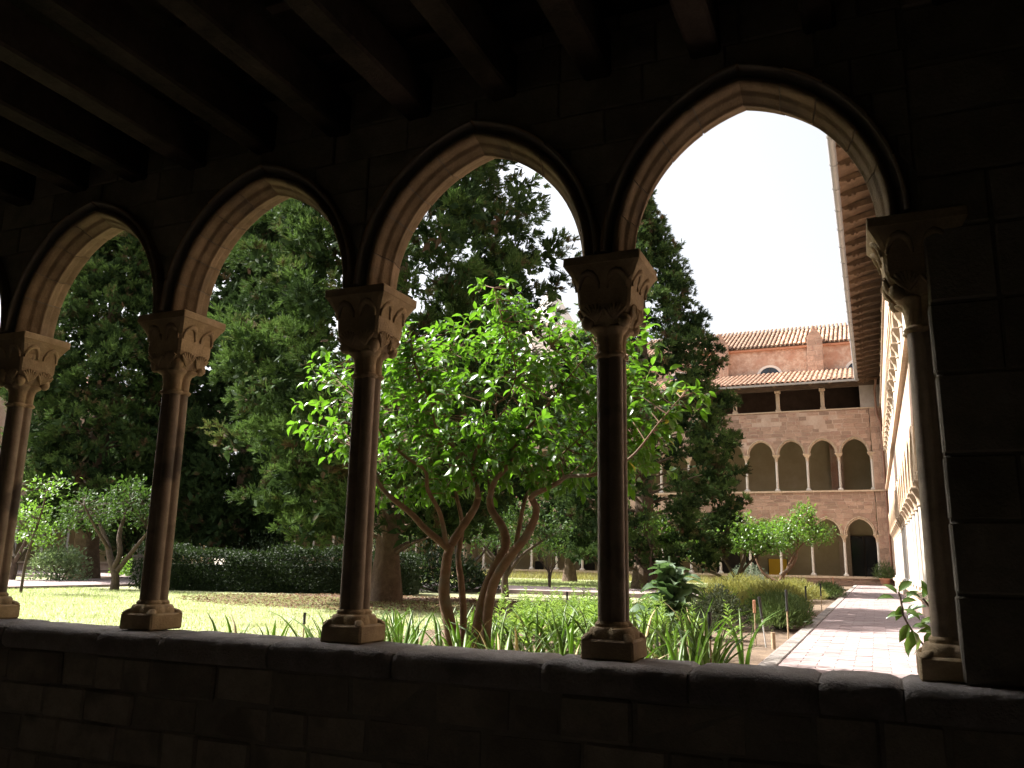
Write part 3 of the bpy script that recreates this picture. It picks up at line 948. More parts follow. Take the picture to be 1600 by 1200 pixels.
def wing(name, loc, rz, label, detail, cols=True, rafters=True, xr=0.59, upper=True):
    W = thing(name, loc, label, 'building', None, rz)
    L = 1.5 * NB
    xl = -L - .59
    b = MB()
    wall_with_arches(b, 0, NB, ARCH_LOW['z'], ARCH_LOW['c'], ARCH_LOW['R'], UZ - .08, .30)
    wall_with_arches(b, 0, NB, ARCH_UP['z'], ARCH_UP['c'], ARCH_UP['R'], LZ - .06, .30)
    for (x0, x1) in ((0.05, xr), (xl, -L - .05)):
        b.box(x0, x1, .012, .30, 0.0, UZ - .08); b.box(x0, x1, .012, .30, UZ, LZ - .06)
    b.box(xl, xr, .012, .30, GZ - .3, -.10)
    b.build('facade_wall', M['farmortar'], W, fix=False)
    b = MB(); b.box(xl, xr, -.06, .34, -.10, 0.0); b.build('sill', M['farcap'], W)
    b = MB(); b.box(xl, xr, -.085, .34, UZ - .08, UZ); b.build('string_course', M['farcap'], W)
    b = MB(); b.box(xl, xr, -.05, .34, LZ - .06, LZ); b.build('loggia_sill', M['farcap'], W)
    # galleries behind the arches
    b = MB(); b.box(xl, xr + 4, 4.3, 4.5, GZ, UZ - .3); b.box(xl, xr + 4, 4.3, 4.5, UZ, LZ - .3); b.box(xl - .25, xl + .02, .29, 4.5, GZ, LZ - .31); b.build('gallery_wall', M['plaster'], W)
    b = MB(); b.box(xl, xr + 4, .30, 4.6, GZ - .4, GZ + .05); b.box(xl, xr + 4, .31, 4.6, UZ - .30, UZ - .085); b.box(xl, xr + 4, .31, 4.6, LZ - .3, LZ - .065)
    b.build('gallery_floor', M['floor'], W)
    b = MB(); b.box(xl, xr + 4, 3.0, 3.2, LZ - .06, EZ + .6); b.box(xl, xr, .02, .24, EZ - .05, EZ + .16); b.build('loggia_back', M['brownwall'], W)
    b = MB(); b.box(-.34, xr, .02, .30, LZ, EZ - .05); b.build('loggia_end', M['greystucco'], W)
    b = MB(); b.box(xl, -L - .3, .02, .30, LZ, EZ - .05); b.build('loggia_end', M['farcap'], W)
    # columns, mouldings, posts
    if cols:
        for lev, zz in ((0, 0.0), (1, UZ)):
            for k in range(NB + 1):
                x = -1.5 * k
                c = None
                for nme, me in COLM[lev].items():
                    if c is None:
                        c = obj('column', COLM[lev]['shaft'], W, (x, .14, zz))
                        continue_shaft = True
                    if nme != 'shaft': obj(nme, me, c)
                if k < NB:
                    A = (ARCH_LOW, ARCH_UP)[lev]
                    obj('arch_moulding', RINGM[lev], W, (x - .75, .012, A['z']))
        for k in range(18):
            obj('loggia_post', POSTM, W, (-2.10 - 2.18 * k, .14, LZ))
    # roof: boarding under the tiles, gutter, rafters
    sl = (11.3 - 9.50) / (4.75 + .98)
    b = MB()
    def zr(y): return 9.50 + sl * (y + .98)
    b.add([(xl - 1, -.98, zr(-.98)), (xr + 5, -.98, zr(-.98)), (xr + 5, 4.75, zr(4.75)), (xl - 1, 4.75, zr(4.75)),
           (xl - 1, -.98, zr(-.98) + .05), (xr + 5, -.98, zr(-.98) + .05), (xr + 5, 4.75, zr(4.75) + .05), (xl - 1, 4.75, zr(4.75) + .05)],
          [(0, 3, 2, 1), (4, 5, 6, 7), (0, 1, 5, 4), (1, 2, 6, 5), (2, 3, 7, 6), (3, 0, 4, 7)])
    b.build('roof_deck', M['rafter'], W)
    g = MB(); rings = []
    for x in np.linspace(xl + .9, xr - .9, 24):
        o = [(x, -1.03 + .085 * math.cos(PI + PI * i / 8), 9.49 + .085 * math.sin(PI + PI * i / 8)) for i in range(9)]
        q = [(x, -1.03 + .078 * math.cos(2 * PI - PI * i / 8), 9.49 + .078 * math.sin(2 * PI - PI * i / 8)) for i in range(9)]
        rings.append(o + q)
    g.loft(rings, False, True)
    for x in np.arange(xl + 1.4, xr - 1, 1.35):
        g.tube([(x, -1.03 + .092 * math.cos(PI + PI * i / 8), 9.49 + .092 * math.sin(PI + PI * i / 8)) for i in range(9)], .010, 5)
    g.build('gutter', M['zinc'], W)
    if rafters:
        for k in range(46):
            x = .05 - .88 * k
            if x < xl + .3: break
            obj('rafter', RAFTM, W, (x, 0.03, 9.44), (0, 0, random.uniform(-.02, .02)), (1.25, 1, 1.2))
    return W, zr, sl


far, zr, slope = wing('cloister_wing', (1.36, 40.25, 0), 0.0, 'far three storey cloister building in tan stone with tiled roof', True)
right, _, _ = wing('cloister_wing', (1.95, 1.45, 0), -PI / 2, 'sun bleached cloister building seen edge on at right with deep eaves', False)
# the right wing's local x runs towards -y: shift it so that its bays run along the path
right.location = (1.95, 39.65, 0)
right.rotation_euler = (0, 0, PI / 2)
right.scale = (1, -1, 1)
left, _, _ = wing('cloister_wing', (-38.9, 39.0, 0), PI / 2, 'distant shaded cloister building behind the trees at the left edge', False, rafters=False)

# individually laid stones on the visible part of the far facade
ub = MB(); ub.bevbox(-.5, .5, 0, 1, -.5, .5, .05)
FST = [ub.mesh('stone', M['farstone'])]
for k in range(3):                                    # rounder, chipped variants
    me = FST[0].copy(); rr_ = random.Random(k)
    for v in me.vertices:
        v.co.x += rr_.uniform(-.05, .05); v.co.z += rr_.uniform(-.10, .10)
    FST.append(me)
cand = []


def lowcut(A):
    def f(x):
        k = math.floor(-x / 1.5) if x <= 0 else None
        if k is None: return -9
        u = x - (-1.5 * k - .75)
        return A['z'] + arch_h(u, A['c'], A['ro'])
    return f


for zlo, zhi, A in ((2.0, UZ - .08, ARCH_LOW), (ARCH_UP['z'], LZ - .06, ARCH_UP)):
    z = zlo
    cut = lowcut(A)
    while z < zhi - .05:
        h = min(random.uniform(.145, .235), zhi - z); x = -8.4 + random.uniform(0, .3)
        while x < .02:
            w = random.uniform(.24, .60); x1 = min(x + w, .04)
            lo = max(cut(min(q, -.001)) for q in np.linspace(x, x1, 5))
            if lo < z + .01: cand.append((x, x1, z, z + h, None))
            elif min(cut(min(q, -.001)) for q in np.linspace(x, x1, 5)) < z + h - .03: cand.append((x, x1, z, z + h, cut))
            x = x1 + .001
        z += h
z = -.0
while z < LZ - .07:                                   # the ashlar corner at the right
    h = random.uniform(.24, .32)
    if z < UZ - .08 < z + h: h = UZ - .08 - z
    x = .07
    for w in random.choice(((.3, .22), (.22, .3), (.52,))):
        cand.append((x, x + w, z, min(z + h, LZ - .07), None)); x += w
    z += h
    if abs(z - (UZ - .08)) < 1e-4: z = UZ
z = GZ
while z < -.11:
    x = -8.4
    while x < .58:
        w = random.uniform(.3, .6); cand.append((x, min(x + w, .59), z, z + .115, None)); x += w
    z += .115
cand.sort(key=lambda c: -(c[1] - c[0]) * (c[3] - c[2]) * (1 if c[0] > -6.5 else .2))
smb = MB(); ns = 0
for (x0, x1, z0, z1, cut) in cand:
    if x1 - x0 < .08: continue
    pr = random.uniform(-.001, .012)
    if z0 > 5.5 and x0 < 0 and mnoise.noise(Vector((x0 * .9, z0 * 1.6, 4.2))) + random.uniform(-.25, .25) > .36: continue
    if mnoise.noise(Vector((x0 * .6, z0 * 1.1, 9.7))) > .55: continue
    if ns < 300:
        ns += 1
        if cut:
            clipped_stone(x0 + .006, x1 - .006, z0 + .005, z1 - .005, -pr, .03, far, M['farstone'], lambda q: cut(min(q, -.001)))
        else:
            g1, g2 = (random.uniform(.022, .065), random.uniform(.020, .060)) if x1 < .06 and z1 > .1 else (.018, .016)
            obj('stone', FST[random.randrange(4)], far, ((x0 + x1) / 2 + random.uniform(-.008, .008), -pr, (z0 + z1) / 2 + random.uniform(-.008, .008)), (0, random.uniform(-.02, .02), 0), (x1 - x0 - g1, .03, z1 - z0 - g2))
    else:
        if cut: z0 = z0 + (z1 - z0) * .5; 
        if cut and max(cut(min(q, -.001)) for q in np.linspace(x0, x1, 5)) > z0 + .03: continue
        smb.bevbox(x0 + .007, x1 - .007, -pr, .03, z0 + .006, z1 - .006, .008)
tag(smb.build('stonework', M['farstone'], far), kind='stuff')

# roof tiles of the far wing: the seen ones singly, the rest as one part
def lay_tiles(parent, x0, x1, y0, y1, zf, slp, nsingle, lim, ref=0.0):
    ang = math.atan(slp); done = 0; rest = []
    rows = int((y1 - y0) / (.36 * math.cos(ang)))
    T = Matrix.Rotation(ang, 3, 'X')
    Tn = np.array(T)
    x = x1
    while x > x0:
        for r in range(rows):
            y = y0 + r * .36 * math.cos(ang)
            jx, jz = random.uniform(-.012, .012), random.uniform(0, .012)
            p = (x + jx, y, zf(y) + .045 + jz)
            if done < nsingle and lim[0] < x < lim[1] and y < lim[2]:
                obj('roof_tile', TILE_ME, parent, p, (ang, 0, random.uniform(-.03, .03))); done += 1
            else:
                rest.append(TILE_V @ Tn.T + np.array(p))
        x -= .245
    n = len(TILE_V)
    F = (TILE_F[None] + (np.arange(len(rest)) * n)[:, None, None]).reshape(-1, 4)
    o = obj('tile_covering', arr_mesh('tile_covering', np.concatenate(rest), F, M['tile']), parent); tag(o, kind='stuff')


lay_tiles(far, -14, .75, -1.0, 4.7, zr, slope, 300, (-7.6, 0.1, 4.0))
lay_tiles(right, -39, .2, -1.0, 4.7, zr, slope, 0, (0, 0, 0))
lay_tiles(left, -39, .2, -1.0, 4.7, zr, slope, 0, (0, 0, 0))

# far wing details (local frame of the wing)
b = MB(); b.box(-1.27, -.70, 4.18, 4.3, 0.0, 2.0); b.box(-.62, .12, 4.18, 4.3, 0.0, 2.0); b.build('door_glass', M['glass'], far)
b = MB()
for x in (-1.31, -.66, .14): b.box(x - .035, x + .035, 4.12, 4.3, GZ + .05, 2.04)
b.box(-1.31, .14, 4.13, 4.29, 2.0, 2.07); b.build('door_frame', M['doorwood'], far)
b = MB(); b.box(-1.9, -1.32, 3.9, 4.3, GZ + .05, 3.8); b.build('inner_pier', M['farcap'], far)
b = MB(); b.box(-2.06, -1.42, 3.7, 4.3, UZ, LZ - .31); b.build('inner_pier', M['church'], far)
b = MB(); b.box(-8.4, -7.1, 4.18, 4.3, 0.0, 2.2); b.box(-11.5, -10.5, 4.18, 4.3, 0, 2.0); b.box(-16.5, -15.6, 4.18, 4.3, 0, 2.0); b.box(-22.3, -21.4, 4.18, 4.3, 0, 2.0); b.box(-19.4, -18.9, 4.18, 4.3, -.1, .45)
b.build('doorway', M['doorwood'], far)
b = MB()
for k in range(9):
    a = PI * k / 8
    b.v.append((-6.45 - .32 * math.cos(a), 4.17, 1.15 + .42 * math.sin(a)))
b.v += [(-6.13, 4.17, -.3), (-6.77, 4.17, -.3)]; b.f = [tuple(range(11))]; b.sm = [False]
b.build('arched_doorway', M['doorwood'], far)
b = MB(); pts = smooth_path([(.42, -1.0, 9.46), (.40, -.60, 9.30), (.36, -.16, 9.1), (.36, -.13, 8.2), (.38, -.13, 7.75), (.66, -.13, 7.35), (.50, -.12, 7.0)], 4)
pts = [(.44, -1.0, 9.46), (.42, -.45, 9.32), (.36, -.13, 9.12), (.36, -.13, 7.95), (.38, -.13, 7.8), (.50, -.13, 7.45), (.52, -.12, 7.25), (.52, -.12, 3.0), (.52, -.12, GZ + .2)]
b.tube(pts, .055, 8)
for z in (8.9, 8.0, 6.2, 4.9, 3.4, 1.8, .6): b.tube([(.36 if z > 7.9 else .52, -.13, z - .03), (.36 if z > 7.9 else .52, -.13, z + .03)], .07, 8)
b.build('downpipe', M['copper'], far)

# ------------------------------------------------------------------ church nave behind the far wing (local = far wing frame + world)
ch = thing('church', (0, 45.0, 0), 'tall church nave wall with stone buttresses and tiled roof behind', 'building')
b = MB(); b.box(-14, 8, 0, .6, 8, 12.9); b.box(-14, 8, .6, 10, 8, 12.6); b.build('nave_wall', M['church'], ch)
slc = (15.2 - 12.9) / 5.0
b = MB(); b.add([(-14, -.22, 12.88), (8, -.22, 12.88), (8, 5, 15.25), (-14, 5, 15.25), (8, 10.2, 12.88), (-14, 10.2, 12.88)], [(0, 1, 2, 3), (3, 2, 4, 5)])
b.build('roof_deck', M['rafter'], ch, fix=False)
b = MB(); b.box(-14, 8, -.16, .0, 12.74, 12.86); b.build('cornice', M['cotta'], ch)
lay_tiles(ch, -12, 2.4, -.25, 5.0, lambda y: 12.9 + slc * (y + .22), slc, 300, (-8.2, 2.3, 4.0))
lay_tiles_done = True
for x in (-6.40, -1.155, 4.1, -11.65):
    b = MB(); w = .42; y0 = -.55
    b.box(x - w + .01, x + w - .01, y0, -.002, 8, 13.15)
    b.add([(x - w, y0, 13.15), (x + w, y0, 13.15), (x + w, .3, 13.15), (x - w, .3, 13.15), (x, y0 - .0, 13.86), (x, .3, 13.86)],
          [(0, 1, 4), (1, 2, 5, 4), (2, 3, 5), (3, 0, 4, 5)])
    bt_ = b.build('buttress', M['farmortar'], ch)
    z = 10.9
    while z < 13.12:
        h = min(.30, 13.14 - z); xx = x - w - .004
        for q in random.choice(((.5, .348), (.36, .488), (.28, .28, .288))):
            s_ = obj('stone', FST[random.randrange(4)], bt_, (xx + q / 2, y0 - .016, z + h / 2), None, (q - random.uniform(.03, .06), .05, h - random.uniform(.025, .05))); xx += q
        z += h
    for k in range(4):
        zz = 13.16 + k * .17; ww = w * (1 - (k + .5) / 4.2)
        obj('stone', FST[0], bt_, (x, y0 - .012, zz + .08), None, (2 * ww, .03, .155))
for x in (-3.72, 1.05, -9.0):
    wr = MB()
    pts = [(.56 * math.cos(PI * i / 12), .56 * math.sin(PI * i / 12)) for i in range(13)]
    rings = []
    for (u, v) in pts:
        n_ = math.hypot(u, v); k = (n_ + .15) / n_
        rings.append([(x + u, -.04, 11.25 + v * .85), (x + u * k, -.04, 11.25 + v * .85 * k), (x + u * k, .05, 11.25 + v * .85 * k), (x + u, .05, 11.25 + v * .85)])
    wr.loft(rings, False, True)
    fr = wr.build('window_frame', M['whitewash'], ch)
    g = MB(); g.add([(x + u * .99, -.012, 11.25 + v * .84) for u, v in pts], [tuple(range(13))]); g.build('pane', M['glass'], fr)
    mu = MB(); mu.box(x - .02, x + .02, -.03, -.014, 11.25, 11.25 + .47); mu.build('mullion', M['doorwood'], fr)
# bell tower spire
sp = thing('bell_tower', (-23.75, 62, 0), 'slender pale stone church spire showing between cypress and lemon tree', 'tower')
b = MB(); R0 = 2.45
oct0 = [(R0 * math.cos(PI / 8 + PI / 4 * i), R0 * math.sin(PI / 8 + PI / 4 * i), 0) for i in range(8)]
b.loft([[(x, y, 0) for x, y, _ in oct0], [(x, y, 20.4) for x, y, _ in oct0]], False, True); b.build('tower', M['whitewash'], sp)
b = MB(); b.loft([[(x * 1.03, y * 1.03, 20.4) for x, y, _ in oct0], [(x * .02, y * .02, 24.6) for x, y, _ in oct0]], False, True); b.build('spire', M['whitewash'], sp)

# ================================================================== TREES AND PLANTS
def tree_tubes(paths, n=8):
    """paths: list of [(x,y,z,r)...] -> one bark mesh builder."""
    b = MB()
    for p in paths:
        q = smooth_path(p, 5)
        b.tube([a[:3] for a in q], [max(a[3], .002) for a in q], n)
    return b


def conifer(name, base, H, prof, label, mats, seed, nb=240, per=42, spray=.42, z0=1.6, trunk_r=.42, bough=(1.0, .5), lean=(0, 0), gap=0.0, tight=(.62, 1.06)):
    """Cypress: tapered trunk plus boughs, each a pad of feathery sprays."""
    r = np.random.default_rng(seed)
    t = thing(name, base, label, 'tree', 'tall cypress trees in the garden')
    b = MB(); rings = []
    for i in range(14):
        f = i / 13; z = H * .92 * f; k = []
        rr = trunk_r * (1 - .80 * f) * (1 + .38 * math.exp(-z / .30))
        for q in range(20):
            th = 2 * PI * q / 20
            fl = 1 + .10 * math.sin(5 * th + seed) * math.exp(-z / 1.5) + .05 * math.sin(9 * th + z * .6)
            k.append((rr * fl * math.cos(th) + lean[0] * f, rr * fl * math.sin(th) + lean[1] * f, z - .05))
        rings.append(k)
    b.loft(rings, True, True); b.build('trunk', M['bark'], t)
    bt_ = MB()
    P, D, N, S, MI, fp = [], [], [], [], [], []
    for i in range(nb):
        u = (i + r.uniform(0, 1)) / nb
        z = z0 + (H - z0) * (1 - (1 - u) ** .82)
        R = prof((z - z0) / (H - z0))
        th = i * 2.39996 + r.uniform(-.5, .5)
        reach = R * r.uniform(.62, 1.06)
        if r.uniform() < gap: continue
        out = np.array([math.cos(th), math.sin(th), 0])
        rise = r.uniform(-.10, .38)
        ax = unit(np.array([[out[0], out[1], rise]]))[0]
        blen = min(bough[0] * r.uniform(.7, 1.3), R * .95 + .15)
        reach = R * r.uniform(*tight)
        tip = out * reach + np.array([lean[0] * z / H, lean[1] * z / H, z])
        c = tip - ax * blen * .5
        if i % 6 == 0 and z < 6.5:
            st = np.array([lean[0] * z / H, lean[1] * z / H, z - .25 * reach])
            bt_ = MB(); bt_.tube([tuple(st), tuple(st * .6 + c * .4 + np.array([0, 0, .06])), tuple(st * .25 + c * .75)], [.05, .035, .015], 5); bt_.build('limb', M['bark'], t)
        w = bough[1] * r.uniform(.75, 1.25)
        side = np.cross(ax, [0, 0, 1.0]); side /= np.linalg.norm(side); up = np.cross(side, ax)
        nt = max(4, int(per * r.uniform(.75, 1.25))); ns = 7
        tc = rdir(nt, r) * (r.uniform(size=(nt, 1)) ** .4)
        tc[:, 2] = np.where(tc[:, 2] < -.35, -tc[:, 2] * .6, tc[:, 2])
        tp = c + ax * (tc[:, 0:1] * blen * .52) + side * (tc[:, 1:2] * w) + up * (tc[:, 2:3] * w * .60)
        td = unit(ax * (tc[:, 0:1] * .6 + .45) + side * tc[:, 1:2] * .8 + up * (tc[:, 2:3] * .7 + .25))
        n = nt * ns
        rd = rdir(n, r)
        td = np.repeat(td, ns, 0); rd = np.where((rd * td).sum(1, keepdims=True) < -.1, -rd, rd)
        d = rd * .95 + td * .75
        pos = np.repeat(tp, ns, 0) + r.normal(scale=.02, size=(n, 3))
        P.append(pos); D.append(d); N.append(rdir(n, r))
        S.append(np.repeat(r.uniform(.75, 1.3, nt), ns) * spray * r.uniform(.75, 1.15, n))
        m_ = 30
        fp.append(c + rdir(m_, r) * np.array([.42 * blen, .42 * blen, .45 * w]) * r.uniform(.1, .9, size=(m_, 1)) - out * .12)
        MI.append(np.full(n, r.choice([0, 0, 1, 1, 2]) if len(mats) > 2 else 0))
    P, D, N, S, MI = map(np.concatenate, (P, D, N, S, MI))
    parts, mi = [], []
    kind = r.integers(0, 4, len(P))
    for k in range(4):
        w_ = kind == k
        v, f = scatter(SPRAYS[k], P[w_], D[w_], N[w_], S[w_], S[w_])
        parts.append((v, f)); mi.append(np.repeat(MI[w_], len(SPRAYS[k][1])))
    q = np.concatenate(fp); nq = len(q)                       # darkest tone for inner filler leaves: shade inside each bough put into colour
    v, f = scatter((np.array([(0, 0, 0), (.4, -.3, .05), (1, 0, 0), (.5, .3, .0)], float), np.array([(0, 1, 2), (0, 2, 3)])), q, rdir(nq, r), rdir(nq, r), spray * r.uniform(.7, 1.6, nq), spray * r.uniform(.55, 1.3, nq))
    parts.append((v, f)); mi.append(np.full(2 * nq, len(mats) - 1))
    V, F = join(parts)
    obj('crown', arr_mesh('crown', V, F, mats, np.concatenate(mi)), t)
    return t


def p_broad(top=.25):
    def f(u):
        return (1 - u ** 2.2) * (.55 + .45 * min(1, u / .12)) + top * .15 * (1 - u)
    return f


def prof_scaled(R, f): return lambda u: max(.12, R * f(u))


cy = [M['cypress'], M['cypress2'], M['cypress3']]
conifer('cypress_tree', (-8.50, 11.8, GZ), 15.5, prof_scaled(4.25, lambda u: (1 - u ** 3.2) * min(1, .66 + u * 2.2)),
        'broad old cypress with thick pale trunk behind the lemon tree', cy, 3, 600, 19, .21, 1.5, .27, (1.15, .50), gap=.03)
conifer('cypress_tree', (-24.3, 17.4, GZ), 17.5, prof_scaled(3.75, lambda u: (1 - u ** 2.1) * min(1, .6 + u * 2)),
        'tall dense cypress filling the leftmost full arch', [M['cypress'], M['cypress2'], M['cypress3']], 5, 520, 16, .27, 1.9, .42, (1.25, .58))
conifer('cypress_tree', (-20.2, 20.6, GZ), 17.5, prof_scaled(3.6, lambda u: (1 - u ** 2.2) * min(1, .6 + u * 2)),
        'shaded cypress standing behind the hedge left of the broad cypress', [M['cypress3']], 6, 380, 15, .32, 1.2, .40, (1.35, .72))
conifer('cypress_tree', (-6.0, 24.3, GZ), 15.2, prof_scaled(3.8, lambda u: (1 - u ** 2.2) * min(1, .75 + u * 2)),
        'conical cypress against the white sky in the right arch', cy, 9, 640, 13, .20, 1.0, .36, (.80, .42), tight=(.74, 1.02))
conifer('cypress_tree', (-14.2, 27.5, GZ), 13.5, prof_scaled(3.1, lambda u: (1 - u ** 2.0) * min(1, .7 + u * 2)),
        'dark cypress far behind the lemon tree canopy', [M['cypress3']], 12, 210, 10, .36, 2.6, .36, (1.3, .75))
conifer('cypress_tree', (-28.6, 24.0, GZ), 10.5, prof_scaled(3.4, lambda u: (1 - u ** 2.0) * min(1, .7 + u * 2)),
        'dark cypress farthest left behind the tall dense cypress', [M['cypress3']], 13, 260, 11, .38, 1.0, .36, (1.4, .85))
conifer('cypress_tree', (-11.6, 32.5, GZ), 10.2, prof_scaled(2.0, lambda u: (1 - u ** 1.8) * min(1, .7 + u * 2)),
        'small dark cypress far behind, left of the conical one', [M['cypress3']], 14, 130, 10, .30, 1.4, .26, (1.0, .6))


# ------------------------------------------------------------------ lemon tree
LY = 3.0


def px_path(pts, Y=LY):
    """(px, py, depth offset, radius) -> (x, y, z, r)"""
    out = []
    for (x, y, dy, rr) in pts:
        p = at(x, y, Y + dy)
        out.append((p[0], p[1], p[2], rr))
    return out


lemon = thing('lemon_tree', tuple(at(730, 1034, LY)), 'bright green lemon tree with several bare leaning trunks behind the parapet', 'tree')
LB = np.array(lemon.location)
stems = [
    [(706, 1040, 0, .060), (704, 985, 0, .058), (694, 930, 0, .052), (697, 885, 0, .047), (703, 856, 0, .042), (722, 824, .05, .038), (741, 795, .05, .034), (748, 775, .05, .03)],
    [(722, 1036, .12, .036), (724, 960, .12, .033), (720, 905, .13, .031), (716, 868, .15, .027), (722, 820, .2, .022), (712, 770, .3, .016)],
    [(740, 1042, -.05, .050), (745, 985, -.05, .048), (758, 925, -.03, .046), (775, 885, 0, .044), (790, 852, .02, .042), (785, 824, .02, .038), (768, 797, 0, .034), (765, 775, 0, .030)],
    [(757, 1044, -.12, .046), (762, 960, -.12, .045), (772, 910, -.12, .043), (796, 870, -.12, .041), (822, 838, -.12, .038), (838, 800, -.12, .032), (829, 776, -.12, .028)]]
limbs = [
    [(702, 858, -0.05, 0.0381), (684, 843, -0.10, 0.0336), (664, 826, -0.15, 0.0303), (642, 802, -0.20, 0.0280), (618, 783, -0.32, 0.0247), (598, 764, -0.37, 0.0201), (580, 735, -0.42, 0.0135), (556, 700, -0.47, 0.0066)],
    [(697, 850, -0.08, 0.0247), (691, 815, -0.11, 0.0224), (683, 792, -0.22, 0.0201), (668, 764, -0.27, 0.0191), (664, 735, -0.32, 0.0168), (634, 714, -0.37, 0.0135), (600, 682, -0.42, 0.0085), (575, 640, -0.47, 0.0057)],
    [(748, 778, -0.07, 0.0247), (742, 748, -0.07, 0.0236), (733, 725, -0.07, 0.0213), (718, 705, -0.07, 0.0191), (690, 682, -0.07, 0.0142), (678, 655, -0.07, 0.0122), (675, 632, -0.12, 0.0114), (656, 592, -0.17, 0.0094), (645, 556, -0.20, 0.0075), (640, 510, -0.22, 0.0047)],
    [(738, 735, -0.07, 0.0191), (741, 712, -0.12, 0.0180), (752, 692, -0.17, 0.0142), (776, 665, -0.20, 0.0122), (774, 634, -0.22, 0.0104), (794, 617, -0.24, 0.0085), (806, 580, -0.27, 0.0066), (790, 520, -0.32, 0.0047), (772, 450, -0.32, 0.0028)],
    [(765, 778, -0.12, 0.0292), (773, 752, -0.14, 0.0257), (795, 725, -0.17, 0.0224), (806, 695, -0.18, 0.0170), (822, 672, -0.20, 0.0142), (846, 645, -0.22, 0.0104), (880, 600, -0.22, 0.0066), (930, 540, -0.22, 0.0038)],
    [(828, 780, -0.24, 0.0247), (835, 772, -0.26, 0.0236), (850, 765, -0.30, 0.0224), (872, 754, -0.34, 0.0201), (888, 744, -0.37, 0.0180), (930, 741, -0.42, 0.0145), (985, 715, -0.42, 0.0101), (1030, 660, -0.42, 0.0057), (1075, 608, -0.42, 0.0028)],
    [(806, 852, -0.03, 0.0224), (812, 820, 0.01, 0.0201), (818, 790, -0.02, 0.0180), (826, 768, 0.03, 0.0157), (850, 735, 0.18, 0.0123), (900, 690, 0.28, 0.0066), (950, 640, 0.28, 0.0038)],
    [(722, 818, 0.15, 0.0135), (705, 740, 0.33, 0.0101), (690, 650, 0.38, 0.0057), (700, 560, 0.38, 0.0038)],
    [(765, 770, -0.12, 0.0135), (760, 700, 0.18, 0.0094), (800, 620, 0.38, 0.0066), (860, 540, 0.38, 0.0038)],
]


def local(paths, org):
    return [[(p[0] - org[0], p[1] - org[1], p[2] - org[2], p[3]) for p in q] for q in paths]


lst = local([px_path(s) for s in stems], LB); lli = local([px_path(s) for s in limbs], LB)
for s in lst:
    tree_tubes([s], 12).build('trunk', M['lbark'], lemon)
for s in lli:
    tree_tubes([s], 8).build('branch', M['lbark'], lemon)
nodes = np.array([p[:3] for s in lli for p in smooth_path(s, 4)] + [p[:3] for s in lst for p in smooth_path(s, 4)[-6:]])
# crown lobes in picture-sized units at the tree's own distance
lobes = [(770, 625, 195, 150, .75), (540, 640, 88, 88, .45), (990, 640, 62, 105, .45), (775, 478, 48, 50, .3), (870, 540, 105, 52, .45), (1045, 618, 42, 22, .2),
         (650, 555, 85, 62, .5), (700, 705, 200, 66, .6), (1003, 515, 16, 26, .15), (515, 575, 55, 30, .3), (620, 745, 90, 40, .35), (900, 700, 120, 60, .5)]
wts = np.array([a[2] * a[3] for a in lobes], float); wts[0] *= .85; wts /= wts.sum()
lr = np.random.default_rng(21)
PXM = 0.0058
tw = MB(); LP, LD, LN, LS = [], [], [], []
ntw = 690
for i in range(ntw):
    lb = lobes[lr.choice(len(lobes), p=wts)]
    s = rdir(1, lr)[0] * lr.uniform(.15, 1) ** .45
    c = at(lb[0], lb[1], LY) - LB + np.array([0, .14, -.03])
    if s[1] < 0: s[1] *= .85
    p = c + s * np.array([lb[2] * PXM * 1.07, lb[4] * 1.25, lb[3] * PXM * 1.08])
    j = nodes[np.argmin(((nodes - p) ** 2).sum(1) + lr.uniform(0, .04, len(nodes)))]
    dd = p - j; ln = np.linalg.norm(dd)
    out = unit((s + np.array([0, 0, .45]) + lr.normal(scale=.35, size=3))[None])[0]
    tip = p + out * .10
    mid = (j + p) / 2 + np.array([0, 0, .06 * ln]) + lr.normal(scale=.03, size=3)
    tw.tube([tuple(j), tuple(mid), tuple(p), tuple(tip)], [.0055, .004, .003, .0015], 4, True, False)
    n = lr.integers(7, 12)
    for k in range(n):
        f = k / (n - 1)
        q = mid * (1 - f) + tip * f if f < .5 else p * (1 - (f - .5) * 2) + tip * (f - .5) * 2
        a = k * 2.4 + lr.uniform(-.4, .4)
        e1 = unit(np.cross(out, [.3, .2, .9])[None])[0]; e2 = np.cross(out, e1)
        d = out * .55 + (e1 * math.cos(a) + e2 * math.sin(a)) * .8 + np.array([0, 0, -.45 + .1 * lr.normal()]) + lr.normal(scale=.22, size=3)
        LP.append(q + lr.normal(scale=.008, size=3)); LD.append(d); LN.append(np.array([0, 0, 1.0]) + lr.normal(scale=.5, size=3) + .3 * s); LS.append(lr.uniform(.075, .138))
tw.build('twigs', M['lbark'], lemon)
LP, LD, LN, LS = map(np.array, (LP, LD, LN, LS))
cdist = ((LP + LB - CAM) ** 2).sum(1)
order = np.argsort(cdist - LS * 30)
# the leaves one can pick out singly
leaf_variants = []
for k in range(4):
    tv, tf = LEAF8
    v = tv.copy() * np.array([1, .46, 1]); v[:, 2] = v[:, 2] * (0.6 + .5 * k / 3); v[:, 1] += .05 * (k - 1.5) * v[:, 0] ** 2
    leaf_variants.append(arr_mesh('leaf', v, tf, M['lemonleaf'], None, True))
yl = leaf_variants[0].copy(); yl.materials.clear(); yl.materials.append(M['yellowleaf'])


def leaf_obj(me, parent, p, d, n, s, name='leaf'):
    X = Vector(d).normalized(); Yv = Vector(n).cross(X).normalized(); Z = X.cross(Yv)
    R_ = Matrix((X, Yv, Z)).transposed()
    o = obj(name, me, parent, tuple(p), R_.to_euler(), (s, s, s))
    return o


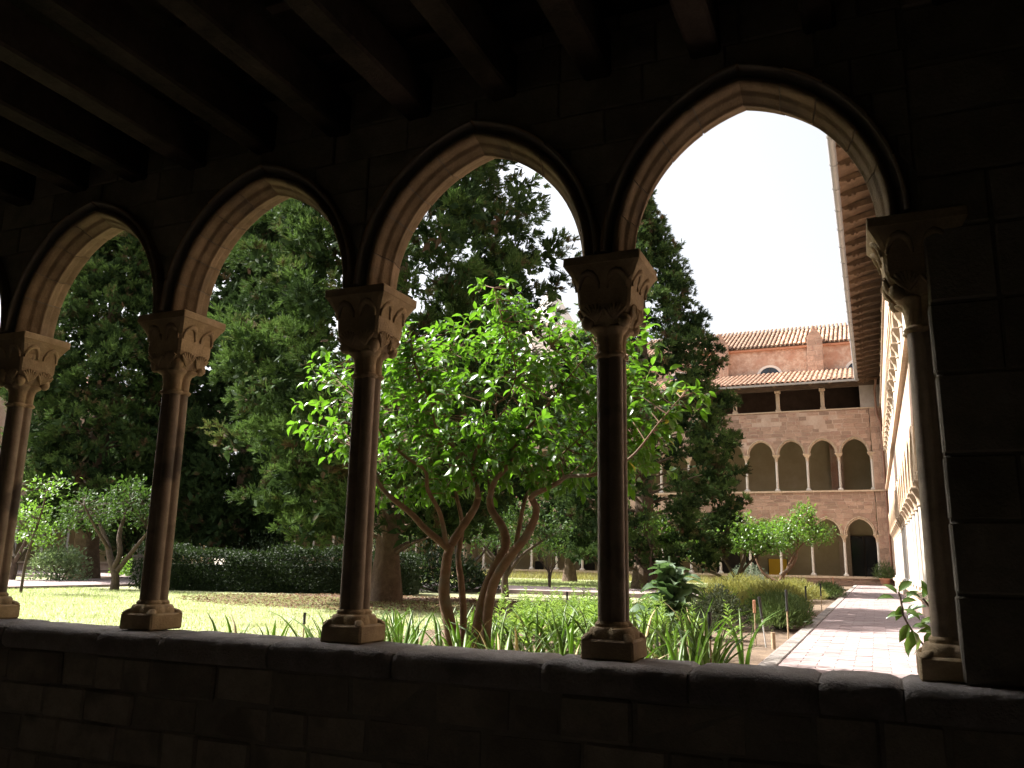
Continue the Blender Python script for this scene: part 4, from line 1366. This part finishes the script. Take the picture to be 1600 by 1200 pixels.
for c, i in enumerate(order[:300]):
    leaf_obj(leaf_variants[c % 4] if c % 43 else yl, lemon, LP[i], LD[i], LN[i], LS[i])
rest = order[300:]
V, F = scatter(LEAF8, LP[rest], LD[rest], LN[rest], LS[rest], LS[rest] * .46)
o = obj('foliage', arr_mesh('foliage', V, F, M['lemonleaf'], None, True), lemon); tag(o, kind='stuff')


# ------------------------------------------------------------------ small citrus trees
def citrus(base, trunk, heads, label, leafm, seed, leaf=.085, n=900, bark='dbark', name='orange_tree', tw_r=.008, cat='tree', group='small orange trees in the garden', grp=True):
    """trunk: list of (dx,dy,dz,r) paths; heads: (dx,dy,dz,rx,ry,rz)."""
    r = np.random.default_rng(seed)
    t = thing(name, base, label, cat, group if grp else None)
    tree_tubes(trunk, 8).build('trunk', M[bark], t)
    nd = np.array([p[:3] for s in trunk for p in smooth_path(s, 4)[3:]])
    P, D, N, S = [], [], [], []
    tb = MB()
    vol = np.array([h[3] * h[4] * h[5] for h in heads]) ** .7; vol /= vol.sum()
    for h, w in zip(heads, vol):
        c = np.array(h[:3]); rad = np.array(h[3:6])
        nt = max(6, int(n * w / 9))
        for k in range(nt):
            s = rdir(1, r)[0] * r.uniform(.3, 1) ** .5
            s[2] = s[2] if s[2] > -.5 else -.5
            p = c + s * rad
            j = nd[np.argmin(((nd - p) ** 2).sum(1))]
            tb.tube([tuple(j), tuple((j + p) / 2 + np.array([0, 0, .05])), tuple(p)], [tw_r, tw_r * .6, tw_r * .3], 4, True, False)
            out = s + np.array([0, 0, .5]) + r.normal(scale=.3, size=3)
            m_ = r.integers(7, 12)
            d = out[None] * .5 + r.normal(scale=.6, size=(m_, 3)) + np.array([0, 0, -.05])
            P.append(p + r.normal(scale=.075 * (leaf / .085), size=(m_, 3)) ); D.append(d); N.append(r.normal(scale=.5, size=(m_, 3)) + np.array([0, 0, 1.0])); S.append(leaf * r.uniform(.7, 1.25, m_))
    P, D, N, S = map(np.concatenate, (P, D, N, S))
    V, F = scatter(LEAF4, P, D, N, S, S * .5)
    obj('crown', arr_mesh('crown', V, F, leafm), t)
    tb.build('branches', M[bark], t)
    return t


def vee(h, spread, r, n=4, seed=0, base=.35):
    rr = random.Random(seed)
    ps = []
    for k in range(n):
        a = 2 * PI * k / n + rr.uniform(-.4, .4)
        ps.append([(0, 0, -.05, r), (rr.uniform(-.04, .04), rr.uniform(-.04, .04), h * base, r * .85), (math.cos(a) * spread * .4, math.sin(a) * spread * .4, h * (base + .25), r * .6), (math.cos(a) * spread, math.sin(a) * spread, h, r * .3)])
    return ps


# left foreground orange tree with leaning trunk
citrus((-16.6, 11.95, GZ), [[(0, 0, -.05, .12), (-.02, 0, .35, .10), (-.25, 0, .75, .085), (-.55, .1, 1.15, .07), (-1.1, .2, 1.75, .04), (-1.7, .3, 2.1, .02)],
                            [(-.12, 0, .5, .085), (.05, 0, .9, .07), (-.15, .1, 1.4, .06), (-.2, .3, 2.1, .03)], [(-.05, 0, .4, .07), (.35, .1, .95, .055), (.75, .2, 1.5, .03)],
                            [(-.4, .05, 1.0, .05), (-.5, -.4, 1.6, .035), (-.6, -.7, 2.1, .02)]],
       [(-1.0, 0, 2.0, .95, .9, .50), (.1, .1, 2.2, .85, .9, .50), (-1.7, .2, 1.75, .6, .7, .40), (.75, .2, 1.75, .5, .6, .42), (-.2, .2, 2.6, .35, .4, .25)],
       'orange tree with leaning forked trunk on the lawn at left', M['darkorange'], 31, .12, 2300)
citrus((-16.75, 9.5, GZ), [[(0, 0, -.05, .035), (.05, 0, .8, .03), (.35, 0, 1.9, .022), (.42, 0, 2.6, .012)]],
       [(.35, 0, 2.35, .45, .4, .16), (.0, 0, 1.75, .5, .4, .28), (.75, 0, 2.5, .25, .2, .10), (.2, 0, 1.25, .35, .3, .2)], 'thin young orange sapling beside the leftmost column', M['orangeleaf'], 32, .11, 560)
citrus((-23.5, 14.2, GZ), vee(1.5, .7, .09, 4, 3), [(0, 0, 1.7, 1.0, 1.0, .6), (.7, .3, 1.35, .6, .6, .4)], 'orange tree half hidden behind the leftmost column', M['orangeleaf'], 33, .12, 900)
# middle ones behind the lemon trunks
citrus((-7.62, 16.2, GZ), [[(0, 0, -.1, .10), (-.03, 0, .45, .09), (.05, 0, .85, .06), (-.2, .1, 1.4, .03)], [(0, 0, .5, .055), (.45, 0, 1.05, .045), (1.1, .1, 1.5, .03), (1.6, .1, 1.75, .012)],
                            [(-.02, 0, .6, .05), (-.4, .1, 1.0, .04), (-.9, .1, 1.45, .02)], [(.02, 0, .55, .05), (.25, .1, .95, .035), (.45, .2, 1.6, .02)]],
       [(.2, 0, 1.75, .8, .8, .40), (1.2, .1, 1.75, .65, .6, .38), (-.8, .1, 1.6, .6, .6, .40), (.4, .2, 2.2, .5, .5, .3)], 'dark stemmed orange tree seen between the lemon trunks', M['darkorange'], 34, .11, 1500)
citrus((-12.0, 22.9, GZ), [[(0, 0, -.1, .12), (-.25, 0, .7, .10), (-.5, 0, 1.2, .07), (-.3, 0, 1.9, .03)], [(-.2, 0, .6, .07), (.5, 0, 1.1, .05), (1.0, 0, 1.8, .02)], [(-.3, 0, .8, .06), (-1.0, 0, 1.4, .04), (-1.5, 0, 1.9, .02)]],
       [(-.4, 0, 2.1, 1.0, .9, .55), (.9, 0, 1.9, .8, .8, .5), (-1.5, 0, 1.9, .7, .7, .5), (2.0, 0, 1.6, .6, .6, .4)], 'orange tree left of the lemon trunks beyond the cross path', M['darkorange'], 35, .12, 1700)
citrus((-8.5, 21.75, GZ), vee(.95, .35, .035, 4, 8, .5), [(0, 0, 1.25, .55, .5, .32)], 'little round headed sapling on the sunny far lawn', M['orangeleaf'], 36, .10, 420)
citrus((-5.47, 22.9, GZ), vee(1.3, .75, .10, 5, 5, .38), [(0, 0, 1.85, 1.0, .9, .50), (-.75, 0, 1.5, .6, .6, .42), (.6, 0, 1.6, .6, .6, .42), (.1, 0, 2.3, .5, .5, .25)],
       'round orange tree left of the brick path below the conical cypress', M['orangeleaf'], 37, .12, 2500)
citrus((-3.95, 30.6, GZ - .25), [[(0, 0, -.1, .09), (0, 0, .5, .085), (.25, 0, 1.1, .07), (.45, 0, 1.9, .035)], [(0, 0, .3, .07), (-.7, 0, .75, .06), (-1.5, 0, 1.0, .04), (-2.0, 0, 1.4, .02)], [(.05, 0, .6, .06), (.6, 0, 1.3, .045), (1.3, 0, 1.8, .02)], [(0, 0, .6, .06), (-.4, 0, 1.3, .045), (-.8, 0, 1.9, .02)]],
       [(-.1, 0, 2.15, 1.45, 1.1, .70), (-1.3, 0, 1.75, .85, .8, .6), (1.2, 0, 2.1, .95, .9, .62), (.2, 0, 2.75, .7, .7, .40)], 'spreading orange tree in front of the yellow board', M['orangeleaf'], 38, .14, 5200)
citrus((-2.65, 33.6, GZ), [[(0, 0, -.1, .09), (.2, 0, .5, .085), (.7, 0, 1.1, .07), (.9, 0, 1.9, .035)], [(0, 0, .2, .08), (-.6, 0, .6, .06), (-1.0, 0, 1.5, .03)], [(.3, 0, .6, .06), (.8, 0, 1.5, .045), (1.6, 0, 2.4, .02)]],
       [(.9, 0, 2.35, 1.0, .9, .72), (.0, 0, 2.1, .95, .8, .72), (1.75, 0, 2.25, .65, .6, .45), (1.2, 0, 3.1, .45, .45, .38)], 'orange tree with twisted red brown trunks right of the spreading orange tree', M['orangeleaf'], 39, .14, 3600, 'lbark')
for (x, y, s) in ((-14.5, 31, 51), (-19.5, 30, 52), (-10.2, 33, 53)):
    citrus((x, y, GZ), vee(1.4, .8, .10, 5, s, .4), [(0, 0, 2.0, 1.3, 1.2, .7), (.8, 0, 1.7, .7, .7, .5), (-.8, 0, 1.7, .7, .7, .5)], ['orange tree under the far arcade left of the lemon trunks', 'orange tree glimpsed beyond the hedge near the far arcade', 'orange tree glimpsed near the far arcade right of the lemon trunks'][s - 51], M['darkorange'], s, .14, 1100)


# ------------------------------------------------------------------ shrubs, hedge, herbs
def shrub(name, base, radii, n, leaf, ratio, leafm, label, cat, seed, upright=.3, tpl=LEAF4, group=None, stem='dbark', fill=.45, lump=6):
    r = np.random.default_rng(seed)
    t = thing(name, base, label, cat, group)
    rad = np.array(radii)
    lc = rdir(lump, r); lc[:, 2] = np.abs(lc[:, 2]) * .8
    s = rdir(n, r) * (r.uniform(size=(n, 1)) ** fill)
    s[:, 2] = np.abs(s[:, 2])
    k = r.integers(0, lump, n)
    s = np.where(r.uniform(size=(n, 1)) < .55, lc[k] * .62 + s * .42, s)
    P = s * rad * np.array([1, 1, 1]) + np.array([0, 0, .05])
    D = s * .8 + r.normal(scale=.45, size=(n, 3)) + np.array([0, 0, upright])
    N = r.normal(scale=.6, size=(n, 3)) + np.array([0, 0, .8]) + s * .5
    S = leaf * r.uniform(.6, 1.3, n)
    V, F = scatter(tpl, P, D, N, S, S * ratio)
    obj('foliage', arr_mesh('foliage', V, F, leafm), t)
    b = MB()
    for q in range(9):
        i = r.integers(0, n)
        b.tube([(0 + .1 * rad[0] * math.cos(q), .1 * rad[1] * math.sin(q), -.03), tuple(P[i] * .5), tuple(P[i] * .95)], [.018, .012, .004], 5)
    b.build('stems', M[stem], t)
    return t


# clipped dark hedge behind the lawn
hd = thing('hedge', (-13.4, 14.4, GZ), 'long low dark clipped hedge at the back of the lawn', 'hedge', None, math.atan2(1.9, 6.2))
n = 22000
hx, hy, hz = 3.8, .75, .98
p = RNG.uniform(-1, 1, size=(n, 3)); p[:, 2] = RNG.uniform(0, 1, n)
f = RNG.integers(0, 3, n)
p[f == 0, 1] = -1 + np.abs(RNG.normal(scale=.10, size=(f == 0).sum())); p[f == 1, 2] = 1 - np.abs(RNG.normal(scale=.07, size=(f == 1).sum()))
P = p * np.array([hx, hy, hz]); lump_ = np.sin(P[:, 0] * 1.3) * .09 + np.sin(P[:, 0] * 3.7 + 1) * .05 + np.sin(P[:, 0] * 8.1) * .03 + np.abs(RNG.normal(scale=.05, size=n))
P[:, 2] += lump_ * (p[:, 2] > .75) + .03
P[:, 1] += (np.sin(P[:, 0] * 2.9 + P[:, 2] * 4) * .07 - np.abs(RNG.normal(scale=.05, size=n))) * (p[:, 1] < -.7)
D = RNG.normal(scale=.6, size=(n, 3)) + np.array([0, -.3, .5]) * 1.0
V, F = scatter(LEAF4, P, D, RNG.normal(scale=.6, size=(n, 3)) + np.array([0, -.4, .7]), RNG.uniform(.05, .11, n), RNG.uniform(.03, .055, n))
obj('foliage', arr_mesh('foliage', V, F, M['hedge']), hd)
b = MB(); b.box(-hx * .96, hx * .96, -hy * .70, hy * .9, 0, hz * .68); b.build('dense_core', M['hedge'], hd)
for q, (x, y, rx, rz, lab) in enumerate(((-6.5, 17.5, 1.2, .95, 'low dark bush right of the broad cypress trunk'), (-17.9, 18.6, .9, .7, 'dark bush at the left end of the hedge'), (-13.4, 18.6, 2.0, 1.75, 'tall dark bush rising behind the hedge'), (-16.6, 17.6, 1.6, 1.7, 'dark bush behind the left half of the hedge'), (-10.2, 17.4, 1.3, 1.5, 'dark bush touching the right side of the cypress trunk'))):
    if q == 0: x, y = -9.9, 18.0
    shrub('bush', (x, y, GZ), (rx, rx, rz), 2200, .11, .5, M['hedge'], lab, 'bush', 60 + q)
shrub('bush', (-22.6, 15.1, GZ), (1.15, .9, 1.25), 2400, .12, .5, M['palebush'], 'sunlit pale leaved bush beside the path at left', 'bush', 70)
shrub('bush', (-24.6, 19.8, GZ), (1.0, .8, .8), 900, .12, .5, M['orangeleaf'], 'sunlit low bush beyond the path behind the orange tree', 'bush', 71)
shrub('herb_clump', (-4.0, 34.6, GZ), (.95, .8, .95), 2600, .10, .22, M['greyshrub'], 'silvery grey shrub behind the golden shrubs', 'shrub', 72)
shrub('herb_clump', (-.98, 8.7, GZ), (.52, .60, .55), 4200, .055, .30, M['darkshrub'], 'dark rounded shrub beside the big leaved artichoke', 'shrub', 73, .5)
for q, (x, y, rx, ry, rz, lab) in enumerate(((-.72, 13.6, .72, 1.3, .50, 'golden green feathery shrub nearest the brick path edge'), (-1.7, 16.4, .95, 1.3, .62, 'golden green feathery shrub behind the dark rounded shrub'), (-.85, 19.4, .85, 1.8, .50, 'farthest golden green feathery shrub by the path'))):
    shrub('herb_clump', (x, y, GZ), (rx, ry, rz), 6500, .11, .13, M['gold'], lab, 'shrub', 74 + q, .75, LEAF4, 'golden feathery shrubs', fill=.5, lump=26)
for q, (x, y, rx, ry, rz, lab) in enumerate(((-.16, 9.3, .44, 1.2, .36, 'low green rosemary mound along the path edge'), (-.38, 11.2, .58, 1.1, .42, 'green rosemary mound below the golden shrubs'), (-.15, 22.5, .5, 2.2, .40, 'far green herb mound at the path edge'))):
    shrub('herb_clump', (x, y, GZ), (rx, ry, rz), 4600, .10, .13, M['rosemary'], lab, 'shrub', 80 + q, .8, LEAF4, 'green herb mounds', fill=.55, lump=12)

# feathery weeds in the bed right of the lemon tree: countless -> stuff
wr_ = np.random.default_rng(88)
P, D, N, S = [], [], [], []
wc = [(-2.55 + wr_.normal(scale=.75), 6.6 + wr_.normal(scale=1.3)) for _ in range(120)] + [(-1.6 + wr_.normal(scale=.9), 10.5 + wr_.normal(scale=1.8)) for _ in range(60)] + [(-1.9 + wr_.normal(scale=.5), 5.3 + wr_.normal(scale=.6)) for _ in range(40)]
for (x, y) in wc:
    if x > -.35 or x < -3.1 or y < 3.4 or (abs(x + .98) < .5 and abs(y - 8.7) < .6): continue
    h = wr_.uniform(.28, .62); n = 46
    t = wr_.uniform(.08, 1, n); a = wr_.uniform(0, 2 * PI, n)
    lx, ly = wr_.normal(scale=.10, size=2)
    pos = np.stack([x + lx * t, y + ly * t, GZ + h * t], 1)
    rad = .15 * (1 - t) + .03
    d = np.stack([np.cos(a), np.sin(a), np.full(n, .75)], 1)
    P.append(pos); D.append(d); N.append(wr_.normal(size=(n, 3)) * .3 + np.array([0, 0, 1.0])); S.append(rad * wr_.uniform(.8, 1.4, n))
P, D, N, S = map(np.concatenate, (P, D, N, S))
V, F = scatter(LEAF4, P, D, N, S, S * .22)
tag(obj('weeds', arr_mesh('weeds', V, F, M['weed'])), 'bright feathery green weeds covering the bed behind the irises', 'plants', None, 'stuff')
# wild strip of dry grass by the far arcade, and the lawn's blades
def grass(name, xr_, yr_, n, h, mt, label, seed, z=GZ, dens=None):
    r = np.random.default_rng(seed)
    P = np.stack([r.uniform(*xr_, n), r.uniform(*yr_, n) if dens is None else yr_[0] + (yr_[1] - yr_[0]) * r.uniform(size=n) ** dens, np.full(n, z)], 1)
    D = r.normal(scale=.45, size=(n, 3)); D[:, 2] = 1
    V, F = scatter(BLADE, P, D, rdir(n, r), h * r.uniform(.5, 1.4, n), .008 + .004 * r.uniform(size=n) + (P[:, 1] > 15) * .012)
    tag(obj(name, arr_mesh(name, V, F, mt)), label, 'grass', None, 'stuff')


grass('grass', (-18.5, -4.2), (.5, 12.5), 60000, .055, M['grass'], 'sunlit short green lawn grass behind the parapet', 91, GZ - .006)
grass('grass', (-18.5, -3.0), (22.5, 36), 30000, .09, M['grass'], 'bright strip of lawn grass beyond the cross path', 92, GZ - .006)
grass('grass', (-34, -2.0), (37.7, 39.9), 9000, .40, M['gold'], 'wild pale grass along the foot of the far arcade', 93, GZ)
r = np.random.default_rng(94); n = 5200                               # litter ring under the broad cypress
a = r.uniform(0, 2 * PI, n); q = 3.6 * r.uniform(size=n) ** .6
P = np.stack([-8.4 + q * np.cos(a) * 1.35, 11.6 + q * np.sin(a) * .85, np.full(n, GZ + .004) + r.uniform(0, .02, n)], 1)
D = r.normal(size=(n, 3)); D[:, 2] *= .15
V, F = scatter(LEAF4, P, D, r.normal(scale=.25, size=(n, 3)) + np.array([0, 0, 1.0]), r.uniform(.05, .11, n), r.uniform(.03, .06, n))
tag(obj('leaf_litter', arr_mesh('leaf_litter', V, F, M['dryleaf'])), 'brown fallen leaves on bare earth under the broad cypress', 'leaves', None, 'stuff')
sheet('bare_earth', [(-8.4 + 4.7 * math.cos(k * PI / 18) * (1 + .07 * math.sin(k * 2.3)), 11.7 + 2.7 * math.sin(k * PI / 18) * (1 + .08 * math.sin(k * 1.7)), ) for k in range(36)], GZ - .001, M['litter'])


# ------------------------------------------------------------------ irises: clumps of sword leaves
def blade_mesh(seed, mt):
    r = random.Random(seed); b = MB(); rings = []
    bend = r.uniform(.02, .42); w = r.uniform(.022, .034); tw_ = r.uniform(-.3, .3)
    n = 8
    for i in range(n + 1):
        t = i / n
        ww = w * (1 - .2 * t) * (1 - max(0, (t - .55) / .45) ** 1.6) + .0015
        x = bend * t * t * (1.0 if t < .75 else 1 + (t - .75) * 1.2); z = t * (1 - .25 * bend * t)
        c, s = math.cos(tw_ * t), math.sin(tw_ * t)
        rings.append([(x + s * ww * .5, -c * ww * .5, z), (x + .006 * (1 - t), 0, z), (x - s * ww * .5, c * ww * .5, z), (x - .004 * (1 - t), 0, z)])
    b.loft(rings, True, True)
    return b.mesh('leaf', mt)


BL = [blade_mesh(k, M['iris']) for k in range(8)] + [blade_mesh(50, M['irisdry'])]
ir = random.Random(17)
iris_pts = []
for k in range(900):
    x = ir.uniform(-3.9, .02); y = ir.uniform(1.35, 5.2)
    if len(iris_pts) >= 84: break
    if x < -2.6 and y > 4.4: continue
    if abs(x + 2.2) < .28 and abs(y - 3.0) < .5: continue
    if x > -.25 and y > 4.3: continue
    if all((x - a) ** 2 + (y - c) ** 2 > .23 ** 2 for a, c in iris_pts): iris_pts.append((x, y))
iris_pts += [(-3.72, 3.3), (-3.25, 3.45), (-3.95, 4.1)]
for k, (x, y) in enumerate(iris_pts):
    if y < 2.2: row = 'front row'
    elif y < 3.6: row = 'middle row'
    else: row = 'back row'
    if x < -2.9: where = 'beside the column left of the trunks'
    elif x < -2.1: where = 'just left of the lemon trunks'
    elif x < -1.5: where = 'just right of the lemon trunks'
    elif x < -.85: where = 'midway from lemon trunks to right column'
    else: where = 'nearest the brick path'
    lab = 'iris clump, ' + row + ', ' + where
    grp = 'iris clumps, ' + row + ', ' + where
    t = thing('iris_plant', (x, y, GZ), lab, 'plant', grp, ir.uniform(0, 6))
    sparse = x < -3.1
    for q in range(ir.randint(2, 4) if sparse else ir.randint(6, 9)):
        h = ir.uniform(.34, .62) * (1.1 if x > -1.2 else .92)
        a = ir.uniform(0, 2 * PI)
        me = BL[ir.randrange(8)] if ir.random() > .07 else BL[8]
        obj('leaf', me, t, (math.cos(a) * .05, math.sin(a) * .05, -.01), (ir.uniform(-.12, .12), ir.uniform(.0, .30), a), (1, 1.15, h))

# ------------------------------------------------------------------ artichoke with big grey-green leaves
ar = thing('artichoke_plant', (-1.25, 6.9, GZ), 'tall artichoke with large arching grey green leaves', 'plant')


def big_leaf(seed):
    r = random.Random(seed); b = MB(); rings = []; n = 10
    for i in range(n + 1):
        t = i / n
        x = t * .92; z = .42 * math.sin(t * 2.2) - .25 * t * t * t
        w = .23 * math.sin(PI * min(1, t * .92 + .06)) ** .8 * (1 + .28 * math.sin(i * 2.4 + seed))
        cup = .05
        rings.append([(x, -w, z + cup * (1 + .5 * math.sin(i * 1.9))), (x, -w * .45, z + .012), (x, 0, z - .012), (x, w * .45, z + .012), (x, w, z + cup * (1 + .5 * math.cos(i * 2.1)))])
    b.loft(rings, True, False, False)
    return b.mesh('leaf', M['artichoke'])


AL = [big_leaf(k) for k in range(5)]
rr = random.Random(5)
for k in range(46):
    z = .02 + .66 * (k / 45)
    s = .60 * (1 - .42 * k / 45) * rr.uniform(.8, 1.15)
    obj('leaf', AL[k % 5], ar, (rr.uniform(-.10, .10), rr.uniform(-.10, .10), z), (rr.uniform(-.35, .35), -.10 - .75 * (k / 45) + rr.uniform(-.35, .35), k * 2.4), (s, s * 1.1, s))
tree_tubes([[(0, 0, -.02, .03), (.02, 0, .5, .025), (.0, .02, 1.0, .012)], [(.1, .05, 0, .02), (.15, .1, .8, .012)]], 7).build('stalk', M['artichoke'], ar)

# ------------------------------------------------------------------ camellia sprig by the right half column
cm = thing('camellia_bush', (1.60, 1.62, GZ), 'dark glossy leaved bush poking up beside the right half column', 'plant')
cmp_ = [(1445, 1010, 1.60), (1425, 985, 1.58), (1412, 962, 1.52), (1408, 940, 1.52), (1404, 925, 1.52)]
cp = [tuple(np.array(at(x, y, Y)) - np.array(cm.location)) for x, y, Y in cmp_]
c2 = [tuple(np.array(at(x, y, Y)) - np.array(cm.location)) for x, y, Y in ((1475, 1005, 1.62), (1462, 960, 1.60), (1450, 945, 1.58), (1442, 935, 1.58))]
tree_tubes([[(0, 0, -.02, .012), (-.02, 0, .25, .010)] + [(*p, .006) for p in cp], [(.03, .02, -.02, .012)] + [(*p, .006) for p in c2]], 7).build('stems', M['dbark'], cm)
CL = []
for k in range(3):
    v = LEAF8[0].copy() * np.array([1, .46, 1.0]); v[:, 1] += .05 * (k - 1) * v[:, 0] ** 2
    CL.append(arr_mesh('leaf', v, LEAF8[1], M['camellia'], None, True))
lv = [(1404, 925, .7, .7, .095), (1402, 928, -.6, .55, .08), (1398, 935, -1.0, .1, .085), (1408, 942, .9, .3, .08), (1410, 945, -.4, -.9, .085), (1412, 952, .8, -.4, .085), (1414, 960, -1, -.1, .09), (1418, 968, .9, .5, .08), (1420, 975, -.5, -.8, .10),
      (1426, 985, .2, -1, .12), (1426, 984, -.3, -1, .115), (1424, 980, .9, .1, .09), (1430, 990, -.45, -1, .12), (1440, 936, -.7, .4, .085), (1442, 934, .5, .8, .09), (1446, 940, .9, .1, .08), (1450, 948, -.9, -.2, .09), (1455, 955, .7, .4, .09),
      (1460, 965, -.8, -.5, .09), (1463, 972, .8, -.5, .085), (1458, 985, -.5, -.8, .1), (1468, 990, -.9, .1, .1), (1448, 930, -.2, 1, .075), (1436, 945, -.8, -.5, .08), (1470, 950, .6, .6, .09), (1416, 935, .8, .6, .075)]
for k, (x, y, dx, dz, s) in enumerate(lv):
    p = np.array(at(x, y, 1.56 + rr.uniform(-.08, .08))) - np.array(cm.location)
    leaf_obj(CL[k % 3], cm, p, (dx, rr.uniform(-.5, .3), dz), (rr.uniform(-.5, .5), -.5, .8), s * 1.18)

# ------------------------------------------------------------------ plant markers and stakes along the bed
def marker(px, py, Y, h, label, style, lean=(0, 0)):
    p = at(px, py, Y)
    t = thing('plant_stake', (p[0], p[1], GZ), label, 'stake')
    t.rotation_euler = (lean[0], lean[1], 0)
    b = MB()
    if style == 'black':
        b.tube([(0, 0, -.05), (0, 0, h * .55)], .009, 8); b.build('pole', M['steel'] if lean[1] else M['stake'], t)
        b = MB(); b.tube([(0, 0, h * .55), (0, 0, h * .58), (0, 0, h * .60), (0, 0, h * .96), (0, 0, h)], [.019, .019, .015, .018, .017], 10); b.build('black_head', M['black'], t)
        b = MB(); b.tube([(0, 0, h * .555), (0, 0, h * .575)], .023, 10); b.build('collar', M['black'], t)
    else:
        b.tube([(0, 0, -.05), (0, 0, h)], .008 if style == 'cane' else .024, 7); b.build('pole', M['stake'], t)
        if style == 'cane':
            b = MB(); b.bevbox(-.016, .016, -.010, .010, h * .70, h, .004); b.build('tag', M['cotta'], t)


marker(1111, 1040, 3.6, .50, 'black headed stake standing in the irises nearest the parapet', 'black')
marker(1197, 1012, 6.3, .55, 'leaning steel stake with black head at the bed corner', 'black', (0, -.10))
marker(1181, 1004, 6.5, .50, 'thin cane with a terracotta coloured tip beside the leaning stake', 'cane')
marker(1209, 1014, 6.1, .17, 'short thick wooden peg at the corner of the brick path', 'peg')
marker(1232, 1000, 7.6, .60, 'black headed stake rising from the rosemary mound', 'black')
marker(1261, 962, 12.4, .55, 'black headed stake beside the golden shrubs', 'black')
marker(1284, 952, 15.0, .55, 'farther black headed stake at the path edge', 'black')
marker(474, 992, 4.2, .28, 'short black stake standing in the lawn edge', 'black')
marker(886, 958, 9.5, .42, 'dark stake among the weeds left of the right column', 'black')
marker(769, 962, 8.5, .40, 'black stake behind the lemon trunks', 'black')
marker(1303, 931, 22.5, .6, 'most distant stake where the path edge meets the far herbs', 'cane')

# ------------------------------------------------------------------ small things by the far arcade
pt = thing('potted_plant', (1.55, 39.75, GZ), 'terracotta pot with green plant by the far corner', 'plant pot')
b = MB(); n = 14
b.loft([[(r_ * math.cos(2 * PI * i / n), r_ * math.sin(2 * PI * i / n), z) for i in range(n)] for z, r_ in ((0, .16), (.34, .23), (.34, .26), (.41, .265), (.41, .22), (.36, .21))], True, True)
b.build('pot', M['cotta'], pt)
r = np.random.default_rng(5); n = 700
s = rdir(n, r) * (r.uniform(size=(n, 1)) ** .5); s[:, 2] = np.abs(s[:, 2])
V, F = scatter(LEAF4, s * np.array([.5, .4, .75]) + np.array([0, 0, .38]), s + r.normal(scale=.4, size=(n, 3)) + np.array([0, 0, .5]), rdir(n, r), r.uniform(.1, .22, n), r.uniform(.02, .04, n))
obj('foliage', arr_mesh('foliage', V, F, M['rosemary']), pt)
yb = thing('display_board', (-3.6, 43.9, 0), 'bright yellow board standing inside the far lower gallery', 'board')
b = MB(); b.bevbox(-.55, .40, -.02, .02, -.1, .8, .01); b.build('panel', M['yellow'], yb)
b = MB(); b.box(-.59, -.55, -.03, .03, -.45, .84); b.box(.40, .44, -.03, .03, -.45, .84); b.build('frame', M['doorwood'], yb)
ur = thing('stone_urn', (-23.3, 18.9, GZ), 'grey stone pedestal with ball finial by the path at left', 'urn')
b = MB(); b.bevbox(-.22, .22, -.22, .22, 0, .12, .02); b.bevbox(-.16, .16, -.16, .16, .12, .80, .02); b.bevbox(-.21, .21, -.21, .21, .80, .88, .02); b.build('pedestal', M['sill'], ur)
b = MB(); n = 14
b.loft([[(r_ * math.cos(2 * PI * i / n), r_ * math.sin(2 * PI * i / n), z) for i in range(n)] for z, r_ in ((.88, .10), (.93, .07), (.98, .14), (1.06, .19), (1.14, .20), (1.22, .17), (1.28, .09), (1.30, .02))], True, True)
b.build('ball', M['sill'], ur)
